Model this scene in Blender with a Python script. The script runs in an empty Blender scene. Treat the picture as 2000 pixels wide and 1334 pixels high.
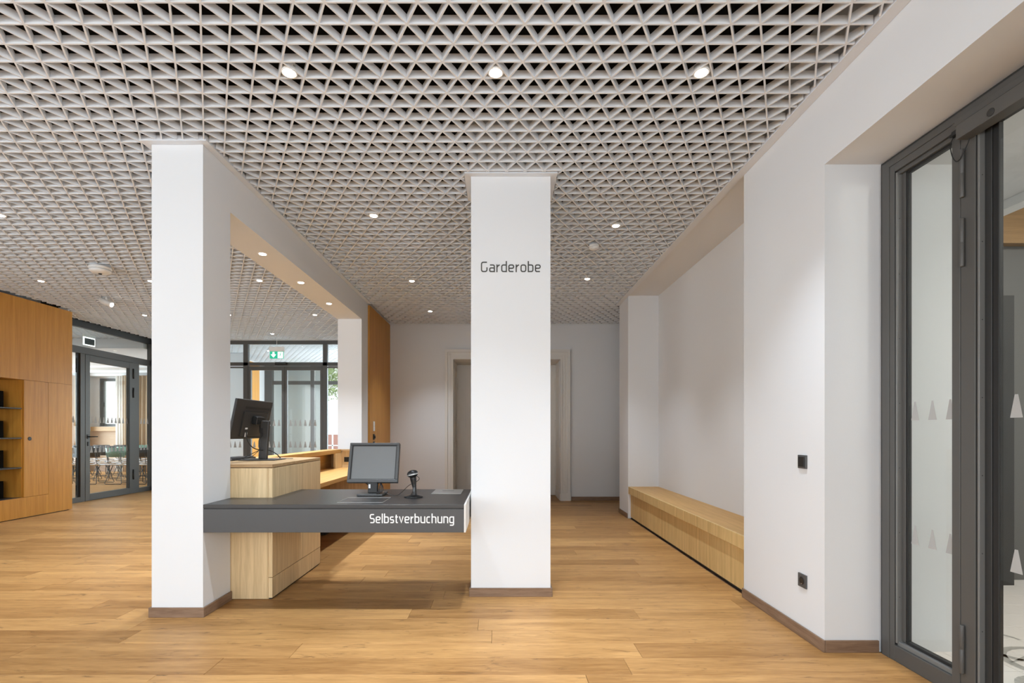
import bpy, bmesh, math, random
from mathutils import Vector, Matrix
R = math.radians
rnd = random.Random(7)
SC = bpy.context.scene
COL = SC.collection

# ------------------------------------------------------------------ camera, sky, light, exposure
cam = bpy.data.cameras.new('camera')
cam.sensor_width = 36.0
cam.lens = 36.0 * 976 / 2000
cam.shift_x = (1000 - 976) / 2000
cam.shift_y = (842 - 667) / 2000
cam.clip_start = 0.05
cam.clip_end = 300
cam_o = bpy.data.objects.new('camera', cam)
cam_o.location = (0, 0, 1.25)
cam_o.rotation_euler = (R(90), 0, 0)
COL.objects.link(cam_o)
SC.camera = cam_o
SC.view_settings.view_transform = 'Standard'
SC.view_settings.look = 'None'
SC.view_settings.exposure = 0.0
SC.view_settings.gamma = 1.0
SC.view_settings.use_curve_mapping = False
SC.cycles.max_bounces = 10
SC.cycles.diffuse_bounces = 6
SC.cycles.glossy_bounces = 5
SC.cycles.transmission_bounces = 8
SC.cycles.transparent_max_bounces = 16
SC.cycles.sample_clamp_indirect = 6
SC.cycles.caustics_reflective = False
SC.cycles.caustics_refractive = False
world = bpy.data.worlds.new('sky')
world.use_nodes = True
SC.world = world
bgn = world.node_tree.nodes['Background']
bgn.inputs['Color'].default_value = (0.93, 0.97, 1.0, 1)
bgn.inputs['Strength'].default_value = 3.0

def area(name, loc, rot, sx, sy, power, color):
    l = bpy.data.lights.new(name, 'AREA')
    l.shape = 'RECTANGLE'; l.size = sx; l.size_y = sy
    l.energy = power; l.color = color
    o = bpy.data.objects.new(name, l)
    o.location = loc; o.rotation_euler = rot
    COL.objects.link(o)
    return o
DAY = (0.79, 0.905, 1.0)
# daylight entering through the inferred window openings of the hall (behind the camera and on the left)
area('daylight_front_window', (-4.6, -3.30, 1.65), (R(90), 0, 0), 3.6, 2.5, 66, DAY)
area('daylight_front_window.001', (-0.6, -3.30, 1.65), (R(90), 0, 0), 3.4, 2.5, 50, DAY)
area('daylight_left_window', (-6.85, 1.2, 1.65), (R(90), 0, R(-90)), 5.0, 2.4, 125, DAY)
area('right_fill', (1.80, -1.25, 1.65), (R(90), 0, R(90)), 2.6, 2.3, 72, DAY)  # added fill for right-facing surfaces, no window known on this side
area('meeting_fill', (-15.25, 12.0, 1.7), (R(90), 0, R(-90)), 5.0, 2.2, 700, DAY)  # added fill brightening the meeting room, the wall here has no opening
area('porch_fill', (-2.93, 12.7, 1.7), (R(90), 0, R(90)), 3.2, 2.4, 230, DAY)  # added fill brightening the porch, its right wall has no opening
sun = bpy.data.lights.new('sun', 'SUN'); sun.energy = 4.0; sun.angle = R(50); sun.color = (1.0, 0.98, 0.95)
sun_o = bpy.data.objects.new('sun', sun); sun_o.rotation_euler = (R(-58), 0, R(-20)); sun_o.location = (0, 30, 20); COL.objects.link(sun_o)
LAMP_POWER = 180
LAMP_COLOR = (0.82, 0.905, 1.0)

# ------------------------------------------------------------------ materials
def new_mat(name):
    m = bpy.data.materials.new(name); m.use_nodes = True
    nt = m.node_tree
    return m, nt, nt.nodes['Principled BSDF']
def solid(name, c, rough=0.5, metal=0.0, spec=0.5, bump=0.0, bscale=60, mottle=0.0):
    m, nt, p = new_mat(name)
    p.inputs['Base Color'].default_value = (*c, 1)
    p.inputs['Roughness'].default_value = rough
    p.inputs['Metallic'].default_value = metal
    p.inputs['Specular IOR Level'].default_value = spec
    if bump or mottle:
        tc = nt.nodes.new('ShaderNodeTexCoord')
        n = nt.nodes.new('ShaderNodeTexNoise'); n.inputs['Scale'].default_value = bscale
        n.inputs['Detail'].default_value = 4
        nt.links.new(tc.outputs['Object'], n.inputs['Vector'])
        if bump:
            b = nt.nodes.new('ShaderNodeBump'); b.inputs['Strength'].default_value = bump
            b.inputs['Distance'].default_value = 0.002
            nt.links.new(n.outputs['Fac'], b.inputs['Height'])
            nt.links.new(b.outputs['Normal'], p.inputs['Normal'])
        if mottle:
            mx = nt.nodes.new('ShaderNodeMix'); mx.data_type = 'RGBA'
            mx.inputs[6].default_value = (*[v * (1 - mottle) for v in c], 1)
            mx.inputs[7].default_value = (*[min(1, v * (1 + mottle)) for v in c], 1)
            nt.links.new(n.outputs['Fac'], mx.inputs[0])
            nt.links.new(mx.outputs[2], p.inputs['Base Color'])
    return m
def wood(name, dark, light, stretch, rough=0.42, per_object=0.0, knots=0.0, fine=0.35):
    """oak: stretch = low scale along the grain axis"""
    m, nt, p = new_mat(name)
    N, L = nt.nodes, nt.links
    tc = N.new('ShaderNodeTexCoord')
    oi = N.new('ShaderNodeObjectInfo')
    off = N.new('ShaderNodeVectorMath'); off.operation = 'MULTIPLY_ADD'
    cmb = N.new('ShaderNodeCombineXYZ')
    for i in range(3): L.new(oi.outputs['Random'], cmb.inputs[i])
    L.new(cmb.outputs[0], off.inputs[0]); off.inputs[1].default_value = (37, 53, 71)
    L.new(tc.outputs['Object'], off.inputs[2])
    mp = N.new('ShaderNodeMapping'); mp.inputs['Scale'].default_value = stretch
    L.new(off.outputs[0], mp.inputs['Vector'])
    n1 = N.new('ShaderNodeTexNoise'); n1.inputs['Scale'].default_value = 1.0
    n1.inputs['Detail'].default_value = 3; n1.inputs['Distortion'].default_value = 0.6
    L.new(mp.outputs[0], n1.inputs['Vector'])
    n2 = N.new('ShaderNodeTexNoise'); n2.inputs['Scale'].default_value = 6.0
    n2.inputs['Detail'].default_value = 5
    L.new(mp.outputs[0], n2.inputs['Vector'])
    mixf = N.new('ShaderNodeMix'); mixf.data_type = 'FLOAT'; mixf.inputs[0].default_value = fine
    L.new(n1.outputs['Fac'], mixf.inputs[2]); L.new(n2.outputs['Fac'], mixf.inputs[3])
    fac = mixf.outputs[0]
    if per_object:
        ma = N.new('ShaderNodeMath'); ma.operation = 'MULTIPLY_ADD'
        L.new(oi.outputs['Random'], ma.inputs[0]); ma.inputs[1].default_value = per_object
        sb = N.new('ShaderNodeMath'); sb.operation = 'SUBTRACT'
        L.new(fac, sb.inputs[0]); sb.inputs[1].default_value = per_object * 0.5
        L.new(sb.outputs[0], ma.inputs[2]); fac = ma.outputs[0]
    cr = N.new('ShaderNodeValToRGB')
    cr.color_ramp.elements[0].position = 0.30; cr.color_ramp.elements[0].color = (*dark, 1)
    cr.color_ramp.elements[1].position = 0.70; cr.color_ramp.elements[1].color = (*light, 1)
    L.new(fac, cr.inputs[0])
    out = cr.outputs[0]
    if knots:
        mp2 = N.new('ShaderNodeMapping'); mp2.inputs['Scale'].default_value = (1.9, 7.5, 1)
        L.new(off.outputs[0], mp2.inputs['Vector'])
        n3 = N.new('ShaderNodeTexNoise'); n3.inputs['Scale'].default_value = 2.6; n3.inputs['Detail'].default_value = 6
        n3.inputs['Roughness'].default_value = 0.62; n3.inputs['Distortion'].default_value = 1.2
        L.new(mp2.outputs[0], n3.inputs['Vector'])
        r2 = N.new('ShaderNodeValToRGB')
        r2.color_ramp.elements[0].position = 0.59; r2.color_ramp.elements[0].color = (0, 0, 0, 1)
        r2.color_ramp.elements[1].position = 0.74; r2.color_ramp.elements[1].color = (knots, knots, knots, 1)
        L.new(n3.outputs['Fac'], r2.inputs[0])
        mx = N.new('ShaderNodeMix'); mx.data_type = 'RGBA'
        L.new(r2.outputs[0], mx.inputs[0]); L.new(out, mx.inputs[6])
        mx.inputs[7].default_value = (dark[0] * .33, dark[1] * .30, dark[2] * .32, 1)
        out = mx.outputs[2]
    L.new(out, p.inputs['Base Color'])
    p.inputs['Roughness'].default_value = rough
    p.inputs['Specular IOR Level'].default_value = 0.35
    b = N.new('ShaderNodeBump'); b.inputs['Strength'].default_value = 0.12; b.inputs['Distance'].default_value = 0.001
    L.new(n2.outputs['Fac'], b.inputs['Height']); L.new(b.outputs[0], p.inputs['Normal'])
    return m
def glass(name, tint=(0.93, 0.95, 0.94), f=0.10):
    m = bpy.data.materials.new(name); m.use_nodes = True
    nt = m.node_tree; N = nt.nodes; L = nt.links
    N.clear()
    o = N.new('ShaderNodeOutputMaterial'); mix = N.new('ShaderNodeMixShader')
    t = N.new('ShaderNodeBsdfTransparent'); t.inputs[0].default_value = (*tint, 1)
    g = N.new('ShaderNodeBsdfGlossy'); g.inputs['Roughness'].default_value = 0.02
    lw = N.new('ShaderNodeFresnel'); lw.inputs['IOR'].default_value = 1.45
    ge = N.new('ShaderNodeNewGeometry'); mu = N.new('ShaderNodeMath'); mu.operation = 'MULTIPLY'
    iv = N.new('ShaderNodeMath'); iv.operation = 'SUBTRACT'; iv.inputs[0].default_value = 1.0
    L.new(ge.outputs['Backfacing'], iv.inputs[1])
    L.new(lw.outputs[0], mu.inputs[0]); L.new(iv.outputs[0], mu.inputs[1])
    L.new(mu.outputs[0], mix.inputs[0]); L.new(t.outputs[0], mix.inputs[1]); L.new(g.outputs[0], mix.inputs[2])
    L.new(mix.outputs[0], o.inputs[0])
    return m
def emit(name, c, s):
    m = bpy.data.materials.new(name); m.use_nodes = True
    nt = m.node_tree; nt.nodes.clear()
    o = nt.nodes.new('ShaderNodeOutputMaterial'); e = nt.nodes.new('ShaderNodeEmission')
    e.inputs[0].default_value = (*c, 1); e.inputs[1].default_value = s
    nt.links.new(e.outputs[0], o.inputs[0])
    return m

M = {}
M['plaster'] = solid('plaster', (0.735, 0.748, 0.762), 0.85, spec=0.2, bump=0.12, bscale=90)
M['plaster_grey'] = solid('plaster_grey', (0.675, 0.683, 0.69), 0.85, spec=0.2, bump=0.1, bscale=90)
M['lattice'] = solid('lattice', (0.79, 0.812, 0.838), 0.6, spec=0.3)
M['trim'] = solid('trim', (0.74, 0.765, 0.80), 0.6, spec=0.3)
M['plenum'] = solid('plenum', (0.006, 0.006, 0.006), 0.9, spec=0.1)
M['oak_v'] = wood('oak_v', (0.58, 0.41, 0.215), (0.82, 0.63, 0.37), (34, 34, 1.6))
M['oak_warm'] = wood('oak_warm', (0.44, 0.188, 0.027), (0.62, 0.30, 0.052), (26, 26, 1.0))
M['oak_b'] = wood('oak_b', (0.52, 0.345, 0.135), (0.78, 0.56, 0.26), (34, 34, 1.6))
M['oak_h'] = wood('oak_h', (0.46, 0.245, 0.07), (0.63, 0.37, 0.125), (26, 1.4, 26))
M['oak_f'] = wood('oak_f', (0.22, 0.125, 0.05), (0.33, 0.20, 0.09), (1.4, 26, 26))
M['oak_x'] = wood('oak_x', (0.38, 0.235, 0.11), (0.55, 0.37, 0.19), (1.4, 26, 26))
M['plank'] = wood('plank', (0.285, 0.138, 0.044), (0.55, 0.308, 0.116), (1.7, 17, 17), rough=0.40, per_object=0.23, knots=0.85, fine=0.42)
M['plank'].node_tree.nodes['Principled BSDF'].inputs['Specular IOR Level'].default_value = 0.22
M['skirting'] = wood('skirting', (0.15, 0.085, 0.05), (0.29, 0.19, 0.125), (3, 3, 30), rough=0.5)
M['metal'] = solid('metal', (0.085, 0.083, 0.078), 0.42, metal=0.0, spec=0.45)
M['metal_dark'] = solid('metal_dark', (0.028, 0.028, 0.027), 0.5)
M['metal_lit'] = solid('metal_lit', (0.17, 0.17, 0.163), 0.4, spec=0.5)  # frame metal coloured lighter where the beads catch daylight
M['gasket'] = solid('gasket', (0.012, 0.012, 0.012), 0.6)
M['desk'] = solid('desk', (0.062, 0.062, 0.063), 0.36, spec=0.5, bump=0.04, bscale=400, mottle=0.08)
M['desk_top'] = solid('desk_top', (0.036, 0.034, 0.033), 0.33, spec=0.5, bump=0.05, bscale=400)
M['black'] = solid('black', (0.012, 0.012, 0.012), 0.45)
M['matt_black'] = solid('matt_black', (0.004, 0.004, 0.004), 0.75, spec=0.15)
M['black_gloss'] = solid('black_gloss', (0.014, 0.014, 0.014), 0.16)
M['plastic_grey'] = solid('plastic_grey', (0.075, 0.077, 0.078), 0.38)
M['monitor_back'] = solid('monitor_back', (0.036, 0.034, 0.032), 0.45, bump=0.05, bscale=500)
M['screen'] = solid('screen', (0.16, 0.165, 0.165), 0.45, spec=0.6, mottle=0.06, bscale=300)
M['white_plastic'] = solid('white_plastic', (0.80, 0.80, 0.78), 0.4)
M['white_paint'] = solid('white_paint', (0.66, 0.64, 0.60), 0.45, spec=0.4)
M['white_print'] = solid('white_print', (0.86, 0.86, 0.84), 0.6)
M['grey_print'] = solid('grey_print', (0.055, 0.055, 0.05), 0.6)
M['frost'] = solid('frost', (0.40, 0.40, 0.39), 0.7)
M['steel'] = solid('steel', (0.55, 0.55, 0.54), 0.35, metal=0.9)
M['glass'] = glass('glass')
M['lamp_glow'] = emit('lamp_glow', (1.0, 0.90, 0.78), 28)
M['sign_glow'] = emit('sign_glow', (0.95, 1.0, 0.97), 2.2)
M['sign_green'] = emit('sign_green', (0.05, 0.62, 0.36), 0.9)
M['curtain'] = solid('curtain', (0.50, 0.38, 0.26), 0.9, spec=0.1)
M['sheer'] = solid('sheer', (0.72, 0.68, 0.62), 0.9, spec=0.1)
M['panel_beige'] = solid('panel_beige', (0.56, 0.42, 0.30), 0.7)
M['seat_white'] = solid('seat_white', (0.74, 0.74, 0.76), 0.25)
M['shell_black'] = solid('shell_black', (0.035, 0.030, 0.028), 0.35)
M['shell_green'] = solid('shell_green', (0.13, 0.24, 0.17), 0.4)
M['grey_wall'] = solid('grey_wall', (0.115, 0.113, 0.108), 0.55)
M['tile'] = solid('tile', (0.80, 0.75, 0.71), 0.3, mottle=0.05, bscale=6)
M['ornament'] = solid('ornament', (0.40, 0.385, 0.36), 0.4)
M['brick_red'] = solid('brick_red', (0.40, 0.15, 0.10), 0.8, mottle=0.3, bscale=20)
M['ground'] = solid('ground', (0.42, 0.41, 0.39), 0.9, mottle=0.15, bscale=3)
M['leaf'] = solid('leaf', (0.22, 0.28, 0.12), 0.7, mottle=0.5, bscale=9)
M['bark'] = solid('bark', (0.12, 0.09, 0.06), 0.9)
M['outside_white'] = solid('outside_white', (0.80, 0.80, 0.80), 0.9)

# ------------------------------------------------------------------ mesh helpers
class MB:
    def __init__(s): s.v = []; s.f = []; s.sm = []
    def add(s, verts, faces, smooth=False):
        b = len(s.v); s.v += [tuple(v) for v in verts]
        s.f += [tuple(b + i for i in f) for f in faces]; s.sm += [smooth] * len(faces)
        return s
    def box(s, x0, x1, y0, y1, z0, z1):
        v = [(x, y, z) for z in (z0, z1) for y in (y0, y1) for x in (x0, x1)]
        return s.add(v, [(0, 2, 3, 1), (4, 5, 7, 6), (0, 1, 5, 4), (2, 6, 7, 3), (0, 4, 6, 2), (1, 3, 7, 5)])
    def bar(s, p, q, w, h, up=(0, 0, 1)):
        """rectangular bar from p to q"""
        p, q = Vector(p), Vector(q); d = (q - p).normalized(); up = Vector(up)
        sx = d.cross(up).normalized(); sy = sx.cross(d).normalized()
        c = [(-1, -1), (1, -1), (1, 1), (-1, 1)]
        v = [e + sx * (a * w / 2) + sy * (b * h / 2) for e in (p, q) for a, b in c]
        return s.add(v, [(0, 1, 2, 3), (7, 6, 5, 4), (0, 4, 5, 1), (1, 5, 6, 2), (2, 6, 7, 3), (3, 7, 4, 0)])
    def lathe(s, prof, n=20, M_=None):
        """profile (r, z) about the z axis"""
        v = []; f = []
        for r, z in prof:
            for i in range(n):
                a = 2 * math.pi * i / n
                p = Vector((r * math.cos(a), r * math.sin(a), z))
                v.append(M_ @ p if M_ else p)
        for k in range(len(prof) - 1):
            for i in range(n):
                j = (i + 1) % n
                f.append((k * n + i, k * n + j, (k + 1) * n + j, (k + 1) * n + i))
        f.append(tuple(range(n))[::-1]); f.append(tuple((len(prof) - 1) * n + i for i in range(n)))
        return s.add(v, f, True)
    def tube(s, pts, r, n=8):
        pts = [Vector(p) for p in pts]; v = []; f = []
        up = Vector((0, 0, 1)); prev = None
        for k, p in enumerate(pts):
            d = (pts[min(k + 1, len(pts) - 1)] - pts[max(k - 1, 0)]).normalized()
            if prev is None:
                a = up if abs(d.z) < .9 else Vector((1, 0, 0))
                sx = d.cross(a).normalized()
            else:
                sx = (prev - d * prev.dot(d)).normalized()
            prev = sx; sy = d.cross(sx)
            rr = r[k] if isinstance(r, (list, tuple)) else r
            for i in range(n):
                t = 2 * math.pi * i / n
                v.append(p + sx * (rr * math.cos(t)) + sy * (rr * math.sin(t)))
        for k in range(len(pts) - 1):
            for i in range(n):
                j = (i + 1) % n
                f.append((k * n + i, k * n + j, (k + 1) * n + j, (k + 1) * n + i))
        f.append(tuple(range(n))[::-1]); f.append(tuple((len(pts) - 1) * n + i for i in range(n)))
        return s.add(v, f, True)
    def prism(s, pts, d):
        """planar polygon extruded by vector d"""
        n = len(pts); d = Vector(d); pts = [Vector(p) for p in pts]
        v = pts + [p + d for p in pts]
        f = [tuple(range(n))[::-1], tuple(range(n, 2 * n))] + [(i, (i + 1) % n, n + (i + 1) % n, n + i) for i in range(n)]
        return s.add(v, f)
    def mesh(s, name, mat, bevel=0.0, seg=1):
        me = bpy.data.meshes.new(name)
        me.from_pydata(s.v, [], s.f)
        me.polygons.foreach_set('use_smooth', s.sm)
        bm = bmesh.new(); bm.from_mesh(me)
        bmesh.ops.recalc_face_normals(bm, faces=bm.faces)
        if bevel:
            es = [e for e in bm.edges if len(e.link_faces) == 2 and e.calc_face_angle(0) > 0.6]
            bmesh.ops.bevel(bm, geom=es, offset=bevel, segments=seg, affect='EDGES', profile=0.5)
        bm.to_mesh(me); bm.free()
        me.materials.append(mat)
        return me
    def build(s, name, mat, parent=None, bevel=0.0, seg=1, **kw):
        return link(name, s.mesh(name, mat, bevel, seg), parent, **kw)
def link(name, data, parent=None, loc=None, rot=None, **kw):
    o = bpy.data.objects.new(name, data); COL.objects.link(o)
    if parent: o.parent = parent
    if loc: o.location = loc
    if rot: o.rotation_euler = rot
    tag(o, **kw)
    return o
def tag(o, label=None, cat=None, group=None, kind=None):
    if label: o['label'] = label
    if cat: o['category'] = cat
    if group: o['group'] = group
    if kind: o['kind'] = kind
    return o
def empty(name, loc=(0, 0, 0), rot=(0, 0, 0), **kw):
    o = bpy.data.objects.new(name, None); COL.objects.link(o)
    o.location = loc; o.rotation_euler = rot; o.empty_display_size = 0.1
    return tag(o, **kw)
def copy_tree(o, parent=None):
    c = o.copy(); COL.objects.link(c)
    if parent: c.parent = parent
    for ch in list(o.children): copy_tree(ch, c)
    return c
def box(name, b, mat, parent=None, bevel=0.0, seg=1, **kw):
    return MB().box(*b).build(name, mat, parent, bevel, seg, **kw)
def smooth_path(pts, n=8):
    """Catmull-Rom through pts"""
    P = [Vector(p) for p in pts]; P = [2 * P[0] - P[1]] + P + [2 * P[-1] - P[-2]]
    out = []
    for i in range(1, len(P) - 2):
        a, b, c, d = P[i - 1:i + 3]
        for k in range(n):
            t = k / n
            out.append(0.5 * (2 * b + (c - a) * t + (2 * a - 5 * b + 4 * c - d) * t * t + (3 * b - a - 3 * c + d) * t ** 3))
    out.append(P[-2]); return out

CEIL = 3.18      # underside of the lattice
TOP = 3.60       # black plenum slab

# ------------------------------------------------------------------ lettering (stroke letters drawn with rounded corners)
Y0, Y1, CAP, ASC, XH = 0.06, 0.68, 0.94, 1.05, 0.74
GL = {
 'G': (0.56, [([(.54, .94), (0, .94), (0, .06), (.54, .06), (.54, .46)], .20)]),
 'S': (0.45, [([(.44, .94), (0, .94), (0, .50), (.45, .50), (.45, .06), (0, .06)], .15)]),
 'a': (0.45, [([(.02, Y1), (.45, Y1), (.45, 0)], .15), ([(.45, .40), (0, .40), (0, Y0), (.45, Y0)], .13)]),
 'r': (0.22, [([(0, 0), (0, .73)], 0), ([(0, .46), (.13, .63), (.27, .69)], .05)]),
 'd': (0.45, [([(.45, ASC), (.45, 0)], 0), ([(.45, Y1), (0, Y1), (0, Y0), (.45, Y0)], .17)]),
 'b': (0.45, [([(0, ASC), (0, 0)], 0), ([(0, Y1), (.45, Y1), (.45, Y0), (0, Y0)], .17)]),
 'e': (0.46, [([(.0, .37), (.46, .37), (.46, Y1), (0, Y1), (0, Y0), (.44, Y0)], .155)]),
 'o': (0.46, [([(.23, Y1), (0, Y1), (0, Y0), (.46, Y0), (.46, Y1), (.23, Y1)], .18)]),
 'l': (0.02, [([(.01, ASC), (.01, 0)], 0)]),
 's': (0.37, [([(.36, Y1), (0, Y1), (0, .37), (.37, .37), (.37, Y0), (0, Y0)], .115)]),
 't': (0.22, [([(.07, .92), (.07, Y0), (.26, Y0)], .10), ([(-.05, Y1), (.26, Y1)], 0)]),
 'v': (0.40, [([(-.02, .74), (.20, .06), (.42, .74)], 0)]),
 'u': (0.45, [([(0, .74), (0, Y0), (.45, Y0)], .17), ([(.45, .74), (.45, 0)], 0)]),
 'c': (0.37, [([(.37, Y1), (0, Y1), (0, Y0), (.37, Y0)], .17)]),
 'h': (0.45, [([(0, ASC), (0, 0)], 0), ([(0, Y1), (.45, Y1), (.45, 0)], .17)]),
 'n': (0.45, [([(0, .74), (0, 0)], 0), ([(0, Y1), (.45, Y1), (.45, 0)], .17)]),
 'g': (0.45, [([(.45, Y1), (0, Y1), (0, Y0), (.45, Y0)], .17), ([(.45, .74), (.45, -.22), (.02, -.22)], .14)]),
}
def rounded(pts, r, n=5):
    if r <= 0 or len(pts) < 3: return [Vector(p) for p in pts]
    P = [Vector((*p, 0)).to_2d() for p in pts]; out = [P[0]]
    for a, b, c in zip(P, P[1:], P[2:]):
        u, w = (a - b), (c - b)
        rr = min(r, u.length * .98, w.length * .98) if False else min(r, u.length * .5 if a is not P[0] else u.length, w.length * .5 if c is not P[-1] else w.length)
        p, q = b + u.normalized() * rr, b + w.normalized() * rr
        for k in range(n + 1):
            t = k / n
            out.append(p * (1 - t) ** 2 + b * 2 * t * (1 - t) + q * t * t)
    out.append(P[-1]); return out
def lettering(word, cap_h, gap, stroke, depth, width=None):
    """mesh of word in the xz plane, baseline at z=0, starting at x=0, facing -y"""
    mb = MB(); x = stroke / 2; strokes = []
    for ch in word:
        w, st = GL[ch]
        for pts, r in st: strokes.append([(p.x + x, p.y) for p in [Vector(q).to_2d() if False else q for q in rounded(pts, r)]])
        x += w + gap
    total = x - gap + stroke / 2
    sx = (width / total) if width else cap_h
    for si, pts in enumerate(strokes):
        depth_ = depth * (1 + .05 * (si % 4))
        P = [Vector((a * sx, b * cap_h)) for a, b in pts]
        P = [p for i, p in enumerate(P) if i == 0 or (p - P[i - 1]).length > 1e-6]
        h = stroke * cap_h / 2; Lf = []; Rt = []
        for i, p in enumerate(P):
            d1 = (p - P[i - 1]).normalized() if i else (P[1] - p).normalized()
            d2 = (P[i + 1] - p).normalized() if i < len(P) - 1 else d1
            n1 = Vector((-d1.y, d1.x)); n2 = Vector((-d2.y, d2.x)); nn = (n1 + n2).normalized()
            k = h / max(.72, nn.dot(n1))
            Lf.append(p + nn * k); Rt.append(p - nn * k)
        n = len(P)
        v = [(q.x, 0, q.y) for q in Lf] + [(q.x, 0, q.y) for q in Rt] + [(q.x, -depth_, q.y) for q in Lf] + [(q.x, -depth_, q.y) for q in Rt]
        f = []
        for i in range(n - 1):
            f += [(2 * n + i, 3 * n + i, 3 * n + i + 1, 2 * n + i + 1), (i, 2 * n + i, 2 * n + i + 1, i + 1), (n + i, n + i + 1, 3 * n + i + 1, 3 * n + i), (i, i + 1, n + i + 1, n + i)]
        f += [(0, n, 3 * n, 2 * n), (n - 1, 3 * n - 1, 4 * n - 1, 2 * n - 1)]
        mb.add(v, f)
    return mb

# ------------------------------------------------------------------ floor
S = dict(kind='structure')
floor = box('floor', (-15.5, 6.0, -3.6, 16.2, -0.20, -0.012), M['skirting'], label='oak plank floor of the hall', **S)
PW = 0.191
plank_len = [1.55, 1.95, 2.2, 2.4]
plank_mesh = {l: MB().box(0.0006, l - .0006, 0.0006, PW - .0006, -0.012, 0.0).mesh('plank', M['plank'], bevel=0.0011) for l in plank_len}
far = MB(); npl = 0
y = 1.036; row = 0
while y < 9.0:
    x_left = max(-6.85, -1.12 * (y + PW) - 0.25); x_right = 1.86 if y < 7.6 else 3.2
    if y < 2.83: x_right = 2.15
    x = x_left - rnd.uniform(0, 1.3)
    while x < x_right:
        l = rnd.choice(plank_len)
        big = x + l > x_left
        if x + l > x_right:
            l = x_right - x
            if l < .02: break
        if big and npl < 296:
            me = plank_mesh.get(l) or MB().box(0.0006, l - .0006, 0.0006, PW - .0006, -0.012, 0.0).mesh('plank', M['plank'], bevel=0.0011)
            link('plank', me, floor, loc=(x, y, 0)); npl += 1
        else:
            far.box(x + .0006, x + l - .0006, y + .0006, y + PW - .0006, -0.012, 0.0)
        x += l
    y += PW; row += 1
y_end = y
# the remaining rows (behind the camera, beyond the pillars to the left, the far rooms) stay joined
yy = y_end
while yy < 16.0:
    x = -15.4 - rnd.uniform(0, 1.3)
    xr = -2.1 if yy < 10.6 else -3.2
    while x < xr:
        l = min(rnd.choice(plank_len), xr - x); far.box(x + .0006, x + l - .0006, yy + .0006, yy + PW - .0006, -0.012, 0.0); x += l
    yy += PW
yy = 1.036 - PW
while yy > -3.6:
    x = -6.9 - rnd.uniform(0, 1.3)
    while x < 1.80:
        l = min(rnd.choice(plank_len), 1.83 - x); far.box(x + .0006, x + l - .0006, yy + .0006, yy + PW - .0006, -0.012, 0.0); x += l
    yy -= PW
yy = 1.036
while yy < y_end - .01:
    x0 = max(-6.85, -1.12 * (yy + PW) - 0.25) - 1.4
    if yy > 7.9: x0 = -6.9
    xs = -15.4 if yy > 7.9 else -6.95
    x = xs
    while x < x0 - .2:
        l = min(rnd.choice(plank_len), x0 - x); far.box(x + .0006, x + l - .0006, yy + .0006, yy + PW - .0006, -0.0125, -0.0005); x += l
    yy += PW
far.build('plank_field', M['plank'], floor, kind='stuff')

# ------------------------------------------------------------------ walls
wr = MB()
wr.box(1.84, 2.30, 2.83, 3.765, 0, TOP)             # between the door and the bench niche
wr.box(1.84, 2.30, 0.90, 2.83, 2.76, TOP)           # lintel over the door
wr.box(1.84, 2.30, 0.10, 0.90, 0, TOP); wr.box(1.84, 2.30, -3.40, -2.60, 0, TOP)
wr.box(1.84, 2.30, -2.60, 0.10, 0, .45); wr.box(1.84, 2.30, -2.60, 0.10, 2.85, TOP)   # opening added for the fill light from the right
wr.box(2.275, 2.60, 3.765, 7.16, 0, TOP)            # back of the niche
wr.box(1.84, 2.60, 7.16, 7.675, 0, TOP)             # pier at the end of the niche
wr.box(1.84, 2.275, 3.765, 7.16, 3.19, TOP)         # soffit of the niche
wr.box(3.20, 3.40, 7.675, 9.0, 0, TOP)
wr.box(2.60, 3.40, 7.50, 7.675, 0, TOP)
wr.build('wall_right', M['plaster'], label='white plaster wall with the bench niche and the glazed door', **S)
wb = MB()
DX0, DX1, DZ = -0.835, 1.093, 2.54
wb.box(-2.34, DX0, 9.0, 9.25, 0, TOP); wb.box(DX1, 3.40, 9.0, 9.25, 0, TOP); wb.box(DX0, DX1, 9.0, 9.25, DZ, TOP)
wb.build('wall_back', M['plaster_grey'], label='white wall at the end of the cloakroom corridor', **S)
box('wall_corridor', (-2.34, -2.0, 7.56, 9.0, 0, TOP), M['plaster'], label='white partition wall behind the oak panel', **S)
box('wall_entrance', (-2.90, -2.0, 9.25, 10.75, 0, TOP), M['plaster'], label='white wall beside the entrance glazing', **S)
box('wall_behind_cabinet', (-7.45, -7.30, 3.9, 7.95, 0, TOP), M['plaster'], label='white wall behind the oak wall unit', **S)
wf = MB()  # wall behind the camera with two big window openings
for a, b in ((-7.2, -6.4), (-2.8, -2.3), (1.1, 2.3)): wf.box(a, b, -3.65, -3.40, 0, TOP)
for a, b in ((-6.4, -2.8), (-2.3, 1.1)): wf.box(a, b, -3.65, -3.40, 0, .40); wf.box(a, b, -3.65, -3.40, 2.90, TOP)
wf.build('wall_front', M['plaster'], label='white wall with windows behind the viewpoint', **S)
wl = MB()
wl.box(-7.2, -6.95, -3.4, -1.3, 0, TOP); wl.box(-7.2, -6.95, 3.7, 3.95, 0, TOP)
wl.box(-7.2, -6.95, -1.3, 3.7, 0, .45); wl.box(-7.2, -6.95, -1.3, 3.7, 2.85, TOP)
wl.build('wall_left', M['plaster'], label='white window wall on the left of the hall', **S)

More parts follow.
